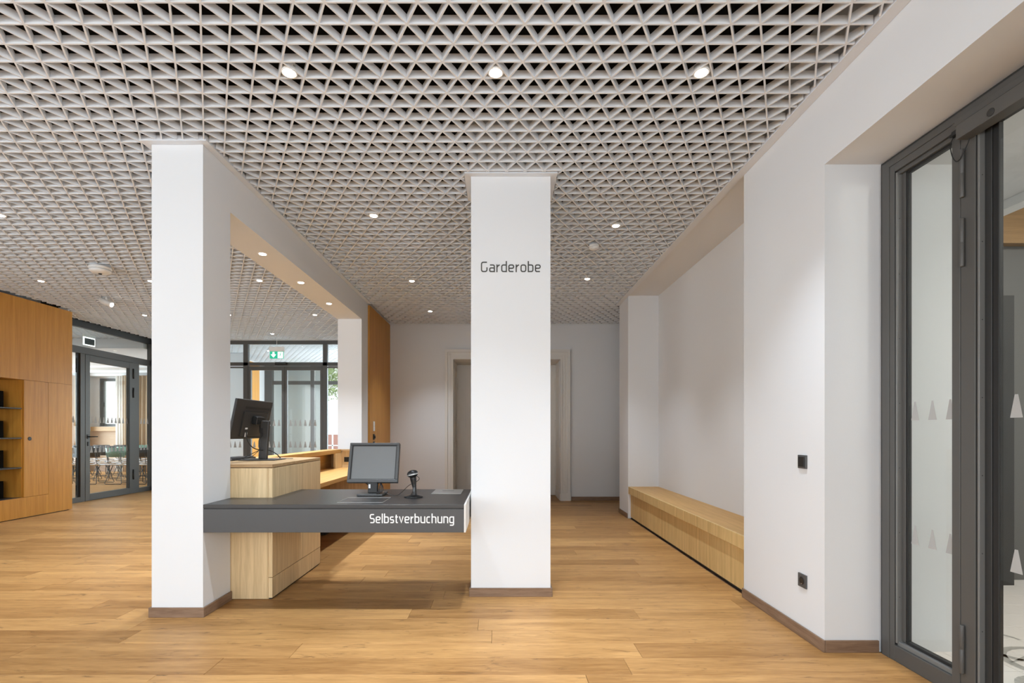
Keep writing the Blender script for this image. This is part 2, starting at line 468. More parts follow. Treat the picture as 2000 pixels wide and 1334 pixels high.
# pillars and beam
p1 = box('pillar', (-2.34, -1.995, 3.36, 3.70, 0, TOP), M['plaster'], label='white square pillar at the left end of the self-service desk', **S)
p2 = box('pillar', (-0.217, 0.384, 3.78, 4.13, 0, TOP), M['plaster'], label='broad white pillar lettered Garderobe', **S)
p3 = box('pillar', (-2.34, -1.995, 7.22, 7.56, 0, 2.87), M['plaster'], label='white pillar at the far end of the beam behind the counter', **S)
beam = box('beam', (-2.34, -1.995, 3.70, 7.56, 2.87, TOP), M['plaster'], label='white beam spanning between the left pillar and the far pillar', **S)
lt = lettering('Garderobe', 0.0795, 0.26, 0.112, 0.002, width=0.452)
lo = lt.build('lettering', M['grey_print'], p2, label='dark grey word Garderobe'); lo.location = (-0.142, 3.7799, 2.452)

# white edging strips where the lattice meets walls
def trim(n, boxes, label):
    t = MB()
    for b in boxes: t.box(*b)
    return t.build('trim_%d' % n, M['trim'], label=label, **S)
TZ0, TZ1 = CEIL - .005, CEIL + .03
trim(1, [(1.775, 1.8385, -0.5, 7.675, TZ0, TZ1)], 'white edging strip of the lattice ceiling along the right wall')
trim(2, [(-2.39, -1.945, 3.31, 3.358, TZ0, TZ1), (-1.9935, -1.945, 3.358, 7.56, TZ0, TZ1), (-2.39, -2.3415, 3.358, 7.56, TZ0, TZ1)], 'white edging strip around the left pillar and beam')
trim(3, [(-0.265, 0.432, 3.73, 3.778, TZ0, TZ1), (-0.265, -0.2185, 3.778, 4.132, TZ0, TZ1), (0.3855, 0.432, 3.778, 4.132, TZ0, TZ1), (-0.265, 0.432, 4.132, 4.18, TZ0, TZ1)], 'white collar around the top of the broad pillar')
trim(4, [(-7.36, -2.91, 10.56, 10.615, TZ0, TZ1)], 'white edging strip over the entrance glazing')

# skirting boards
def skirt(name, boxes, label):
    t = MB()
    for b in boxes: t.box(*b)
    return t.build(name, M['skirting'], label=label, bevel=0.002, **S)
skirt('baseboard_left_pillar', [(-2.354, -1.981, 3.346, 3.358, 0, .066), (-1.993, -1.981, 3.3585, 3.70, 0, .066), (-2.354, -2.342, 3.3585, 3.70, 0, .066)], 'brown oak skirting around the left pillar')
skirt('baseboard_middle_pillar', [(-.231, .398, 3.766, 3.778, 0, .066), (.386, .398, 3.7785, 4.13, 0, .066), (-.231, -.219, 3.7785, 4.13, 0, .066)], 'brown oak skirting around the Garderobe pillar')
skirt('baseboard_right', [(1.826, 1.838, 2.818, 3.77, 0, .068), (1.8385, 2.14, 2.816, 2.828, 0, .068)], 'brown oak skirting along the right wall to the glazed door')
skirt('baseboard_pier', [(1.826, 1.838, 7.18, 7.675, 0, .068)], 'brown oak skirting on the pier past the bench')
skirt('baseboard_back', [(1.29, 3.19, 8.986, 8.998, 0, .07), (-1.96, -1.0, 8.986, 8.998, 0, .07)], 'dark oak skirting along the corridor end wall')

# ------------------------------------------------------------------ lattice ceiling
ceil = box('ceiling', (-15.5, 6.5, -3.65, 16.2, TOP, TOP + .12), M['plenum'], label='open triangular lattice ceiling of pale slats under a black void', **S)
PITCH = 0.1211; A = PITCH / math.cos(R(30)); XP, YP = -0.7199, 2.372
def inside(x, y):
    if y < 0.75: return False
    if y < 7.68 and x > 1.772: return False
    if x > 3.15 or x < -7.30: return False
    if y < 7.95 and x < -6.83: return False
    if x > -1.97 and y > 8.985: return False
    if y > 10.555: return False
    if -2.05 <= x <= -1.9 and y > 7.56 and x < -1.955: return False
    if -2.392 < x < -1.943 and 3.308 < y < 7.562: return False
    if -2.36 < x < -1.955 and y >= 7.56 and y < 9.3: return False
    if -2.92 < x < -1.9 and y > 9.2: return False
    if -0.267 < x < 0.434 and 3.728 < y < 4.182: return False
    return True
def runs(p, d, tmax, step=0.01):
    out = []; start = None; n = int(tmax / step)
    for i in range(n + 1):
        t = i * step
        ok = inside(p[0] + d[0] * t, p[1] + d[1] * t)
        if ok and start is None: start = t
        if (not ok or i == n) and start is not None:
            if t - start > .05: out.append((start, t - step))
            start = None
    return out
SW, SH = 0.0085, 0.042
def slat(p, d, tmax, dz=0.0):
    rs = runs(p, d, tmax)
    if not rs: return 0
    mb = MB()
    for a, b in rs:
        mb.bar((p[0] + d[0] * a, p[1] + d[1] * a, CEIL + SH / 2 + dz), (p[0] + d[0] * b, p[1] + d[1] * b, CEIL + SH / 2 + dz), SW, SH)
    mb.build('slat', M['lattice'], ceil); return 1
ns = 0
k0 = math.ceil((0.75 - YP) / PITCH)
for k in range(k0, int((10.55 - YP) / PITCH) + 1):
    ns += slat((-7.4, YP + k * PITCH), (1, 0), 10.6)
extra = MB(); s30, c30 = math.sin(R(30)), math.cos(R(30))
diag = []
for sg in (1, -1):
    for n in range(-130, 130):
        x0 = XP + n * A + sg * (0.70 - YP) * math.tan(R(30))
        p = (x0, 0.70); d = (sg * s30, c30); rs = runs(p, d, 11.6)
        if rs: diag.append((sum(b - a for a, b in rs), p, d, rs))
diag.sort(key=lambda q: -q[0])
for i, (ln, p, d, rs) in enumerate(diag):
    if ns < 298:
        slat(p, d, 11.6, 0.0002 if d[0] > 0 else 0.0004); ns += 1
    else:
        for a, b in rs:
            extra.bar((p[0] + d[0] * a, p[1] + d[1] * a, CEIL + SH / 2), (p[0] + d[0] * b, p[1] + d[1] * b, CEIL + SH / 2), SW, SH)
def grid_piece(mb, x0, x1, y0, y1):
    """joined lattice for the rooms seen through glass"""
    k = math.ceil((y0 - YP) / PITCH)
    while YP + k * PITCH < y1:
        mb.bar((x0, YP + k * PITCH, CEIL + SH / 2), (x1, YP + k * PITCH, CEIL + SH / 2), SW, SH); k += 1
    for sg in (1, -1):
        for n in range(-160, 160):
            xa = XP + n * A + sg * (y0 - YP) * math.tan(R(30)); L = (y1 - y0) / c30
            ta, tb = 0.0, L
            dx = sg * s30
            lo_, hi_ = sorted(((x0 - xa) / dx, (x1 - xa) / dx)); ta, tb = max(ta, lo_), min(tb, hi_)
            if tb - ta > .04:
                mb.bar((xa + dx * ta, y0 + c30 * ta, CEIL + SH / 2), (xa + dx * tb, y0 + c30 * tb, CEIL + SH / 2), SW, SH)
grid_piece(extra, -9.6, -7.5, 7.9, 10.4)
grid_piece(extra, -6.8, -3.4, 10.75, 14.3)
extra.build('slat_field', M['lattice'], ceil, kind='stuff')
box('ceiling_behind_viewpoint', (-7.2, 1.84, -3.6, 0.75, CEIL, CEIL + .03), M['lattice'], label='pale ceiling over the part of the hall behind the viewpoint', **S)

# ------------------------------------------------------------------ recessed downlights
def downlight_proto():
    r = empty('downlight')
    m = MB(); m.lathe([(.030, .034), (.041, .034), (.044, .002), (.040, -.003), (.030, .004)], 18); m.build('housing', M['white_plastic'], r)
    m = MB(); m.lathe([(.029, -.004), (.029, .002)], 18); m.build('lens', M['lamp_glow'], r)
    return r
dl = downlight_proto(); used = [False]
lamp = bpy.data.lights.new('downlight_beam', 'SPOT')
lamp.energy = LAMP_POWER; lamp.color = LAMP_COLOR; lamp.spot_size = R(87); lamp.spot_blend = 1.0; lamp.shadow_soft_size = 0.03
def downlight(x, y, z, label, group, power=True):
    o = dl if not used[0] else copy_tree(dl); used[0] = True
    o.location = (x, y, z); tag(o, label, 'downlight', group)
    if power:
        l = bpy.data.objects.new('downlight_beam', lamp); l.location = (x, y, z - .012); COL.objects.link(l)
ROW = {0: 'front', 1: 'second', 2: 'third', 3: 'fourth', 4: 'rear'}
corr = [(-1.135, 2.695, 'glowing downlight in the front ceiling row, nearest the left pillar'), (-0.022, 2.695, 'glowing downlight in the front ceiling row, straight ahead of the Garderobe pillar'), (1.088, 2.695, 'glowing downlight in the front ceiling row, nearest the right wall'),
        (-1.13, 4.48, 'glowing downlight left of the top of the Garderobe pillar, over the counter'), (1.093, 4.70, 'glowing downlight right of the Garderobe pillar, in front of the small smoke detector'),
        (-1.13, 6.43, 'glowing downlight over the far counter, third along the corridor on the left'), (1.11, 6.34, 'glowing downlight behind the small smoke detector, over the bench end'),
        (-1.12, 8.05, 'glowing downlight closest to the corridor end wall, left of the pillar')]
for x, y, l in corr: downlight(x, y, CEIL, l, 'downlights in the corridor lattice')
left = [(-4.47, 4.474, 'glowing downlight at the left picture edge, nearest in the left hall'), (-5.9, 6.43, 'glowing downlight above the oak wall unit'), (-4.49, 6.43, 'glowing downlight touching the left pillar edge, third row of the left hall'), (-3.08, 6.41, 'glowing downlight in the left hall seen beneath the beam, beside the first beam spot'),
        (-5.92, 8.33, 'glowing downlight between the ceiling spotlight and the left pillar'), (-4.5, 8.3, 'glowing downlight just right of the left pillar, over the entrance'), (-3.07, 8.3, 'glowing downlight in the left hall closest to the far pillar'), (-4.51, 9.91, 'glowing downlight above the green exit sign')]
for x, y, l in left: downlight(x, y, CEIL, l, 'downlights in the left hall lattice')
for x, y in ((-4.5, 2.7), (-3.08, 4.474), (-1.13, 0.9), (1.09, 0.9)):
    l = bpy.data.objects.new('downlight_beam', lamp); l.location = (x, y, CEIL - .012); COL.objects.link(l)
for y, l in ((4.57, 'small glowing downlight in the white beam soffit, first from the left pillar'), (5.45, 'small glowing downlight in the white beam soffit, middle of three'), (6.35, 'small glowing downlight in the white beam soffit, closest to the far pillar')):
    downlight(-2.168, y, 2.869, l, 'downlights in the beam soffit')
for x, y, l in ((-5.55, 12.0, 'glowing downlight behind the entrance glazing, left of the exit sign'), (-4.05, 12.0, 'glowing downlight behind the entrance glazing, right of the exit sign')):
    downlight(x, y, CEIL, l, 'downlights in the entrance porch')

# ------------------------------------------------------------------ self-service desk
desk = empty('self_service_desk', (-1.995, 3.36, 0.568), label='dark grey self-service desk spanning the two pillars, lettered Selbstverbuchung', cat='desk')
DW = 1.766
MB().prism([(.001, 0, 0), (DW - .012, 0, 0), (DW - .012, .885, 0), (.3095, .885, 0), (.3095, .345, 0), (.001, .345, 0)], (0, 0, .158)).build('front_panel', M['desk'], desk, bevel=.0015)
MB().prism([(a, b + (.004 if b == 0 else 0), c) for a, b, c in [(.001, 0, .1585), (DW - .012, 0, .1585), (DW - .012, .885, .1585), (.3095, .885, .1585), (.3095, .345, .1585), (.001, .345, .1585)]], (0, 0, .0045)).build('shadow_gap', M['black'], desk)
MB().prism([(a, b - (.002 if b == 0 else 0), c) for a, b, c in [(.001, 0, .1635), (DW - .012, 0, .1635), (DW - .012, .885, .1635), (.3095, .885, .1635), (.3095, .345, .1635), (.001, .345, .1635)]], (0, 0, .0245)).build('desk_top', M['desk_top'], desk, bevel=.0015)
MB().box(DW - .0115, DW, 0.001, .885, 0, .186).build('end_panel', M['white_paint'], desk, label='white end panel')
o = lettering('Selbstverbuchung', 0.0615, 0.255, 0.118, 0.0015, width=0.566).build('lettering', M['white_print'], desk, label='white word Selbstverbuchung')
o.location = (1.122, 0.0, .063)
pad = MB()
for a, b in (((.87, .10, .1885), (.87, .355, .1885)), ((1.185, .10, .1885), (1.185, .355, .1885)), ((.87, .355, .1885), (1.185, .355, .1885)), ((.87, .10, .1885), (1.185, .10, .1885))):
    pad.bar(a, b, .0028, .001)
pad.build('reader_outline', M['steel'], desk)
MB().box(1.455, 1.69, .575, .87, .1882, .190).build('cover_plate', M['steel'], desk, bevel=.0006, label='brushed steel cover plate with a slot')
MB().box(1.525, 1.62, .742, .757, .1901, .1907).build('slot', M['black'], desk)

# ------------------------------------------------------------------ reception counter
ct = empty('reception_counter', (-2.34, 3.71, 0), label='pale oak reception counter with worktop behind the self-service desk', cat='counter')
Wb = 0.653   # block width
MB().box(0, Wb - .030, 0.004, .97, .004, .975).build('carcass', M['oak_v'], ct)
MB().box(.0, Wb - .034, 0.0, .0035, .004, .975).build('front_panel', M['oak_v'], ct)
MB().box(Wb - .0305, Wb, 0.0, .99, .165, .975).build('side_panel', M['oak_v'], ct, bevel=.001)
MB().box(Wb - .0305, Wb - .001, 0.0, .99, .012, .161).build('plinth_panel', M['oak_v'], ct, bevel=.001)
MB().box(0, Wb, 0.0, .99, .9795, 1.003).build('counter_top', M['oak_x'], ct, bevel=.0015)
MB().box(Wb - .0297, Wb + .0004, .556, .5575, .165, .975).build('panel_joint', M['skirting'], ct)
MB().box(.02, Wb - .01, .01, .96, .0, .012).build('toe_recess', M['black'], ct)
# left run with raised ledge and back return
MB().box(0, .03, .99, 3.14, .01, .975).build('back_panel', M['oak_h'], ct)
MB().box(0, .165, .991, 3.079, .978, 1.003).build('ledge', M['oak_h'], ct, bevel=.0015)
MB().box(.1655, .185, .991, 3.079, .955, 1.003).build('ledge_edge', M['oak_h'], ct)
MB().box(.03, .65, .99, 3.1248, .715, .755).build('worktop', M['oak_h'], ct, bevel=.001)
MB().box(.16, .185, 2.85, 3.124, .7555, .954).build('divider', M['oak_v'], ct)
MB().box(.0302, .66, 3.125, 3.14, .700, .979).build('return_panel', M['oak_v'], ct)
MB().box(0, .66, 3.08, 3.14, .9795, 1.003).build('return_ledge', M['oak_x'], ct, bevel=.0015)
MB().box(.0302, .66, 3.095, 3.12, .01, .699).build('lower_panel', M['oak_v'], ct)
MB().box(.215, .375, 3.116, 3.1245, .83, .895).build('socket_strip', M['black'], ct, label='black socket strip')
pc = MB().box(.08, .28, 2.2, 2.6, .02, .48)
pc.build('computer_box', M['black'], ct)

# ------------------------------------------------------------------ touch monitor on the desk
DTZ = 0.7565
tm = empty('touch_monitor', (-0.985, 3.86, DTZ), label='grey touch monitor facing out on the self-service desk beside the scanner', cat='monitor')
MB().box(-.10, .095, -.075, .13, 0.001, .016).build('stand_base', M['plastic_grey'], tm, bevel=.004, seg=2)
MB().box(-.03, .045, -.02, .02, .016, .12).build('stand_neck', M['black'], tm, bevel=.006, seg=2)
tilt = Matrix.Translation((0.005, -0.015, .097)) @ Matrix.Rotation(R(-17), 4, 'X')
def tilted(mb, T):
    mb.v = [tuple(T @ Vector(v)) for v in mb.v]; return mb
W2, H2 = .194, .315
fr = MB()
fr.box(-W2, W2, -.012, .03, 0, .024); fr.box(-W2, W2, -.012, .03, H2 - .019, H2); fr.box(-W2, -W2 + .02, -.012, .03, .0245, H2 - .0195); fr.box(W2 - .02, W2, -.012, .03, .0245, H2 - .0195)
tilted(fr, tilt).build('bezel', M['plastic_grey'], tm, bevel=.002)
ib = MB()
i0, i1, j0, j1 = -W2 + .0205, W2 - .0205, .0245, H2 - .0195
ib.box(i0, i1, -.006, .0, j0, j0 + .0035); ib.box(i0, i1, -.006, .0, j1 - .005, j1); ib.box(i0, i0 + .005, -.006, .0, j0 + .0036, j1 - .0051); ib.box(i1 - .005, i1, -.006, .0, j0 + .0036, j1 - .0051)
tilted(ib, tilt).build('screen_edge', M['black'], tm)
tilted(MB().box(i0, i1, .0005, .02, j0, j1), tilt).build('screen', M['screen'], tm)
tilted(MB().box(-.15, .15, .0305, .055, .03, H2 - .03), tilt).build('back_shell', M['plastic_grey'], tm, bevel=.008, seg=2)
MB().box(-.022, -.008, -.024, -.0205, .055, .085).build('sticker', M['white_plastic'], tm, label='small white sticker')
cb = MB()
for s_ in ([(.06, .03, .10), (.072, -.05, .08), (.07, -.07, .05), (.055, -.075, .019)], [(.05, .03, .11), (.082, -.04, .07), (.078, -.075, .04), (.064, -.08, .019)], [(.06, .03, .09), (.09, -.03, .06), (.085, -.06, .03), (.05, -.07, .019)], [(-.03, .03, .10), (-.055, .02, .09), (-.075, .04, .105), (-.03, .08, .05)]):
    cb.tube(smooth_path(s_), .0042, 6)
cb.build('cable_bundle', M['black'], tm, kind='stuff')

# hand scanner on its stand
sc_ = empty('barcode_scanner', (-0.643, 3.725, DTZ), label='glossy black barcode scanner with egg-shaped head on a round foot', cat='scanner')
m = MB(); m.lathe([(.068, 0), (.072, .004), (.066, .009), (.030, .018), (.022, .022)], 26)
for i, v in enumerate(m.v): m.v[i] = (v[0], v[1] * .8, v[2])
m.build('stand_foot', M['black_gloss'], sc_)
m = MB(); m.tube(smooth_path([(.004, 0, .018), (.008, 0, .06), (.003, .004, .10), (-.004, .008, .145), (-.006, .004, .168)]), [.024, .022, .0205, .019, .0175, .016, .0155, .015, .0145, .0145, .014, .0145, .015, .016, .0165, .017, .018, .019, .02, .021, .022, .023, .0235, .024, .024, .024, .024, .024, .024, .024, .024, .023, .022][:33], 12)
m.build('handle', M['black_gloss'], sc_)
m = MB()
T = Matrix.Translation((-.006, -.004, .175)) @ Matrix.Rotation(R(-14), 4, 'Y') @ Matrix.Diagonal((1.16, .98, .82, 1))
m.lathe([(.002, -.036), (.018, -.032), (.030, -.020), (.036, -.004), (.035, .010), (.028, .024), (.016, .033), (.002, .036)], 24, T)
m.build('scan_head', M['black_gloss'], sc_)
m = MB(); m.lathe([(.0365, -.012), (.0375, -.008), (.0375, -.004), (.0365, .0)], 24, T); m.build('head_band', M['steel'], sc_)
cab = MB().tube(smooth_path([(.012, .012, .165), (.040, .02, .14), (.020, .03, .115), (-.04, .05, .085), (-.10, .06, .03), (-.135, .06, .006), (-.17, .06, .006), (-.21, .07, .02), (-.238, .08, .03)]), .0022, 6)
cab.build('cable', M['black'], sc_)

# staff monitor on the counter, seen from behind
sm = empty('staff_monitor', (-2.028, 4.27, 1.004), label='black flat monitor seen from behind on a column stand on the oak counter', cat='monitor')
MB().box(-.155, .155, -.11, .11, 0, .008).build('stand_base', M['monitor_back'], sm, bevel=.003, seg=2)
Ty = Matrix.Rotation(R(4), 4, 'Y')
tilted(MB().box(-.03, .04, -.018, .018, .008, .335), Ty).build('column', M['monitor_back'], sm, bevel=.006, seg=2)
tilted(MB().box(.036, .0375, -.004, .004, .06, .13), Ty).build('cable_slot', M['black'], sm)
# panel: long axis along y, back faces +x
Tp = Matrix.Translation((-.068, -.050, .345)) @ Matrix.Rotation(R(-3), 4, 'Z') @ Matrix.Rotation(R(12), 4, 'Y')
W3, H3 = .275, .165
tilted(MB().box(-.012, .012, -W3, W3, -H3, H3), Tp).build('back_shell', M['monitor_back'], sm, bevel=.005, seg=2)
tilted(MB().box(.012, .020, -.16, .21, -H3 + .02, H3 - .095), Tp).build('electronics_bulge', M['monitor_back'], sm, bevel=.01, seg=2)
tilted(MB().box(.0125, .0135, -.14, .24, H3 - .075, H3 - .058), Tp).build('handle_slot', M['black'], sm)
tilted(MB().box(-.0135, -.0125, -W3 + .01, W3 - .01, -H3 + .012, H3 - .01), Tp).build('screen', M['black_gloss'], sm)
tilted(MB().box(.0201, .066, -.03, .09, -.035, .035), Tp).build('mount_arm', M['black'], sm, bevel=.006)
for y_, z_, w_, h_ in ((-.085, -.075, .035, .014), (-.075, -.128, .035, .038)):
    tilted(MB().box(.0202, .0212, y_ - w_ / 2, y_ + w_ / 2, z_ - h_ / 2, z_ + h_ / 2), Tp).build('sticker', M['white_plastic'], sm, label='white type label')
cb = MB()
for pts, r_ in (([(-.06, -.15, .245), (-.055, -.155, .18), (-.03, -.12, .115), (.0, -.04, .085), (.04, .03, .082), (.085, .07, .05), (.11, .10, .012)], .0042), ([(-.03, .02, .30), (-.02, .0, .26), (.01, -.02, .22), (-.01, -.03, .18), (-.015, -.03, .14), (-.01, -.03, .09)], .004),
                ([(.0, -.05, .085), (-.05, -.06, .06), (-.10, -.09, .03), (-.145, -.11, .006), (-.162, -.15, .005)], .003), ([(-.02, -.03, .075), (-.07, -.05, .03), (-.15, -.05, .006), (-.164, -.02, .005)], .0025), ([(.10, .10, .008), (.16, .13, .004), (.20, .15, .004)], .0025)):
    cb.tube(smooth_path(pts), r_, 6)
cb.build('cable', M['black'], sm)
MB().box(-.02, .02, -.02, .03, .225, .275).build('plug', M['black'], sm, bevel=.006)
kb = empty('keyboard', (-2.255, 4.30, 1.004), label='dark keyboard lying on the oak counter beside the left pillar', cat='keyboard')
MB().box(-.10, .06, -.20, .20, .0, .016).build('tray', M['metal_dark'], kb, bevel=.003)
kk = MB()
for i in range(5):
    for j in range(14): kk.box(-.092 + i * .029, -.066 + i * .029, -.19 + j * .0273, -.167 + j * .0273, .0162, .021)
kk.build('keys', M['black'], kb, kind='stuff')

# ------------------------------------------------------------------ bench in the niche
bn = empty('bench', (1.84, 3.765, 0), label='long oak bench built into the niche of the right wall', cat='bench')
BL = 3.394
MB().box(0.022, .434, 0.001, BL, .352, .4545).build('seat_slab', M['oak_h'], bn, bevel=.001)
MB().box(0.002, .0215, 0.001, BL, .352, .455).build('seat_front', M['oak_b'], bn, bevel=.001)
base_w = BL / 4
MB().box(.042, .30, .002, BL - .002, .0, .02).build('toe_recess', M['black'], bn)  # black strip standing in for the shadow gap under the bench front
for i in range(4):
    MB().box(.036, .056, .002 + i * base_w, (i + 1) * base_w - .001, .020, .3515).build('front_panel', M['oak_b'], bn)
MB().box(.057, .43, .002, BL - .002, .020, .3515).build('core', M['skirting'], bn)

# switch and socket on the right wall
sw = empty('light_switch', (1.84, 3.028, 1.064), label='black rocker light switch on the white wall beside the glazed door', cat='switch')
MB().box(-.011, -.0005, -.0405, .0405, -.0405, .0405).build('frame', M['plastic_grey'], sw, bevel=.0015)
mm = MB(); mm.prism([(-.0115, -.029, -.03), (-.0115, .029, -.03), (-.0115, .029, .03), (-.0115, -.029, .03)], (-.004, 0, 0)); mm.build('rocker', M['black'], sw, bevel=.0015)
so = empty('wall_socket', (1.84, 3.028, .344), label='black power socket low on the white wall under the light switch', cat='socket')
MB().box(-.010, -.0005, -.0405, .0405, -.0405, .0405).build('frame', M['plastic_grey'], so, bevel=.0015)
TT = Matrix.Translation((-.0102, 0, 0)) @ Matrix.Rotation(R(-90), 4, 'Y')
m = MB(); m.lathe([(.019, .0), (.023, .0), (.023, .002), (.0195, .002)], 24, TT); m.build('rim', M['black'], so)
m = MB(); m.lathe([(.019, .0003), (.019, .0008)], 24, TT); m.build('well', M['black_gloss'], so)
m = MB()
for a in (-.0095, .0095): m.lathe([(.0026, .001), (.0026, .0014)], 10, TT @ Matrix.Translation((0, a, 0)))
m.build('pin_holes', M['gasket'], so)
MB().box(-.0125, -.0112, -.006, .006, -.020, -.0155).build('earth_clip', M['steel'], so)

# ------------------------------------------------------------------ oak panel on the corridor wall and its fittings
pn = box('oak_wall_panel', (-1.998, -1.972, 7.575, 8.995, 0.0, CEIL - .02), M['oak_warm'], label='tall oak wall panel at the corridor end behind the counter', cat='wall panel')
e = empty('double_switch', (-1.972, 7.80, 1.25), label='white double switch strip on the tall oak panel', cat='switch')
MB().box(.0005, .010, -.025, .06, .0, .075).build('lower_plate', M['white_plastic'], e, bevel=.002)
MB().box(.0005, .010, -.025, .06, .077, .152).build('upper_plate', M['white_plastic'], e, bevel=.002)
e = empty('key_switch', (-1.972, 7.80, 1.115), label='black key switch just under the white switch strip', cat='switch')
MB().box(.0005, .012, -.03, .055, .0, .09).build('plate', M['black'], e, bevel=.002)
MB().box(.0122, .030, -.005, .03, .02, .065).build('key', M['black'], e, bevel=.002)
e = empty('small_socket', (-1.972, 7.80, 1.03), label='small black socket lowest on the tall oak panel', cat='socket')
MB().box(.0005, .012, -.03, .05, .0, .055).build('plate', M['black'], e, bevel=.002)

# ------------------------------------------------------------------ panelled door at the end of the corridor
dr = empty('door_1', (0, 9.0, 0), label='old white panelled double door in the corridor end wall behind the pillar', **S)
ar = MB()
for sgn, xo, xi in ((-1, -.985, DX0), (1, 1.265, DX1)):
    a, b = sorted((xo, xi)); w = b - a
    ar.box(a, b, -.022, -.001, .14, 2.715)
    o1, o2 = (a, a + .05) if sgn < 0 else (b - .05, b)
    ar.box(o1, o2, -.045, -.0225, .14, 2.715)
    i1, i2 = (b - .03, b) if sgn < 0 else (a, a + .03)
    ar.box(i1, i2, -.036, -.0225, .14, DZ)
    m1, m2 = (a + .085, a + .105) if sgn < 0 else (b - .105, b - .085)
    ar.box(m1, m2, -.030, -.0225, .14, 2.63)
    ar.box(a - (.008 if sgn < 0 else 0), b + (.008 if sgn > 0 else 0), -.052, -.001, 0, .139)
ar.box(DX0, DX1, -.022, -.001, DZ, 2.715); ar.box(-.985, 1.265, -.046, -.0232, 2.665, 2.7155); ar.box(DX0, DX1, -.036, -.0222, DZ, DZ + .03); ar.box(DX0 - .07, DX1 + .07, -.030, -.0222, 2.61, 2.63)
ar.build('architrave', M['white_paint'], dr)
rv = MB(); RD = .78
rv.box(DX0 - .05, DX0, .2505, RD, 0, DZ + .05); rv.box(DX1, DX1 + .05, .2505, RD, 0, DZ + .05); rv.box(DX0, DX1, .2505, RD, DZ, DZ + .05)
rv.box(DX0 + .001, DX0 + .012, .0, RD, 0.0, .12); rv.box(DX1 - .012, DX1 - .001, .0, RD, 0.0, .12)
for z0, z1 in ((.2, .95), (1.05, 2.4)):
    for xs, xe in ((DX0 + .0005, DX0 + .008), (DX1 - .008, DX1 - .0005)):
        rv.box(xs, xe, .08, .10, z0, z1); rv.box(xs, xe, RD - .12, RD - .10, z0, z1); rv.box(xs, xe, .1005, RD - .1205, z0, z0 + .02); rv.box(xs, xe, .1005, RD - .1205, z1 - .02, z1)
rv.build('reveal_panelling', M['white_paint'], dr)
mid = (DX0 + DX1) / 2
for a, b in ((DX0 + .004, mid - .003), (mid + .003, DX1 - .004)):
    lf = MB().box(a, b, RD - .06, RD - .02, .006, DZ - .07).build('door_leaf', M['white_paint'], dr)
    for z0, z1 in ((.18, .78), (.98, 1.10), (1.28, 2.30)):
        t = MB(); xa, xb = a + .14, b - .14
        for q in ((xa, xb, z0, z0 + .03), (xa, xb, z1 - .03, z1), (xa, xa + .03, z0 + .0305, z1 - .0305), (xb - .03, xb, z0 + .0305, z1 - .0305)):
            t.box(q[0], q[1], RD - .076, RD - .0605, q[2], q[3])
        t.box(xa + .06, xb - .06, RD - .070, RD - .0605, z0 + .05, z1 - .05) if z1 - z0 > .2 else None
        t.build('moulded_panel', M['white_paint'], lf)
for x in (DX0 + .012, DX1 - .012):
    for z in (.35, 1.25, 2.05):
        m = MB(); m.lathe([(.008, 0), (.011, .02), (.012, .11), (.011, .20), (.008, .22)], 10, Matrix.Translation((x, RD - .068, z))); m.build('hinge', M['white_paint'], dr)
m = MB(); m.box(DX0, DX1, RD - .02, RD + .1, DZ - .07, DZ); m.box(DX0 - .1, DX1 + .1, RD + .0, RD + .05, 0, DZ - .07); m.build('door_header', M['white_paint'], dr)
box('floor_door_recess', (DX0, DX1, 9.0, 9.0 + RD, -.05, 0.0), M['plank'], label='oak floor in the corridor door recess', **S)

# ------------------------------------------------------------------ oak wall unit on the left
wu = empty('oak_wall_unit', (-6.82, 4.4, 0), label='full-height oak wall unit with shelf recess at the left', cat='wall unit')
UY = 3.572   # far end (y = 7.95)
d0, d1 = 2.765, 3.15   # door
zs = .30; zt = 1.985
UT = CEIL - .03
g = .0025
MB().box(-.02, 0, 0, UY, zt + g, UT).build('upper_panel', M['oak_warm'], wu)
MB().box(-.02, 0, d1 + g, UY - .0, .012, zt).build('end_panel', M['oak_warm'], wu)
MB().box(-.02, 0, 0, d1, .012, zs - g).build('lower_panel', M['oak_warm'], wu)
MB().box(-.45, -.0205, UY - .02, UY, .012, UT).build('side_panel', M['oak_warm'], wu)
MB().box(-.45, -.021, d0 - .02, d0, zs, zt).build('recess_side', M['oak_warm'], wu)
MB().box(-.45, -.43, 0, UY - .021, .012, UT).build('back_panel', M['oak_warm'], wu)
MB().box(-.429, -.0205, 0, d0 - .021, zt + g, zt + .03).build('recess_head', M['oak_warm'], wu)
MB().box(-.40, -.03, 0.02, UY - .03, 0, .011).build('toe_recess', M['black'], wu)
dd = MB().box(-.02, 0, d0 + .001, d1 - .001, zs + .001, zt - .001).build('door', M['oak_warm'], wu, bevel=.001)
m = MB(); m.lathe([(.02, 0), (.028, 0), (.028, .003), (.022, .003)], 20, Matrix.Translation((.0002, d0 + .085, 1.14)) @ Matrix.Rotation(R(90), 4, 'Y')); m.lathe([(.021, .0005), (.021, .001)], 20, Matrix.Translation((.0002, d0 + .085, 1.14)) @ Matrix.Rotation(R(90), 4, 'Y'))
m.build('finger_hole', M['black'], dd)
SZ = (.300, .733, 1.157, 1.581)
for z in SZ:
    MB().box(-.428, -.012, 0, d0 - .022, z - .016, z).build('shelf', M['metal_dark'], wu)
names = ('bottom', 'second', 'third', 'top')
for i, z in enumerate(SZ):
    e = empty('media_box', (-7.10, 6.82, z + .0005), label='black box standing on the %s shelf of the oak wall unit' % names[i], cat='box', group='black boxes in the shelf recess')
    hh = (.245, .245, .238, .235)[i]
    MB().box(-.14, .10, -.55, .23, 0, hh).build('shell', M['matt_black'], e, bevel=.003)
    MB().box(-.13, .09, .2305, .242, .012, hh - .025).build('end_cap', M['matt_black'], e, bevel=.003)

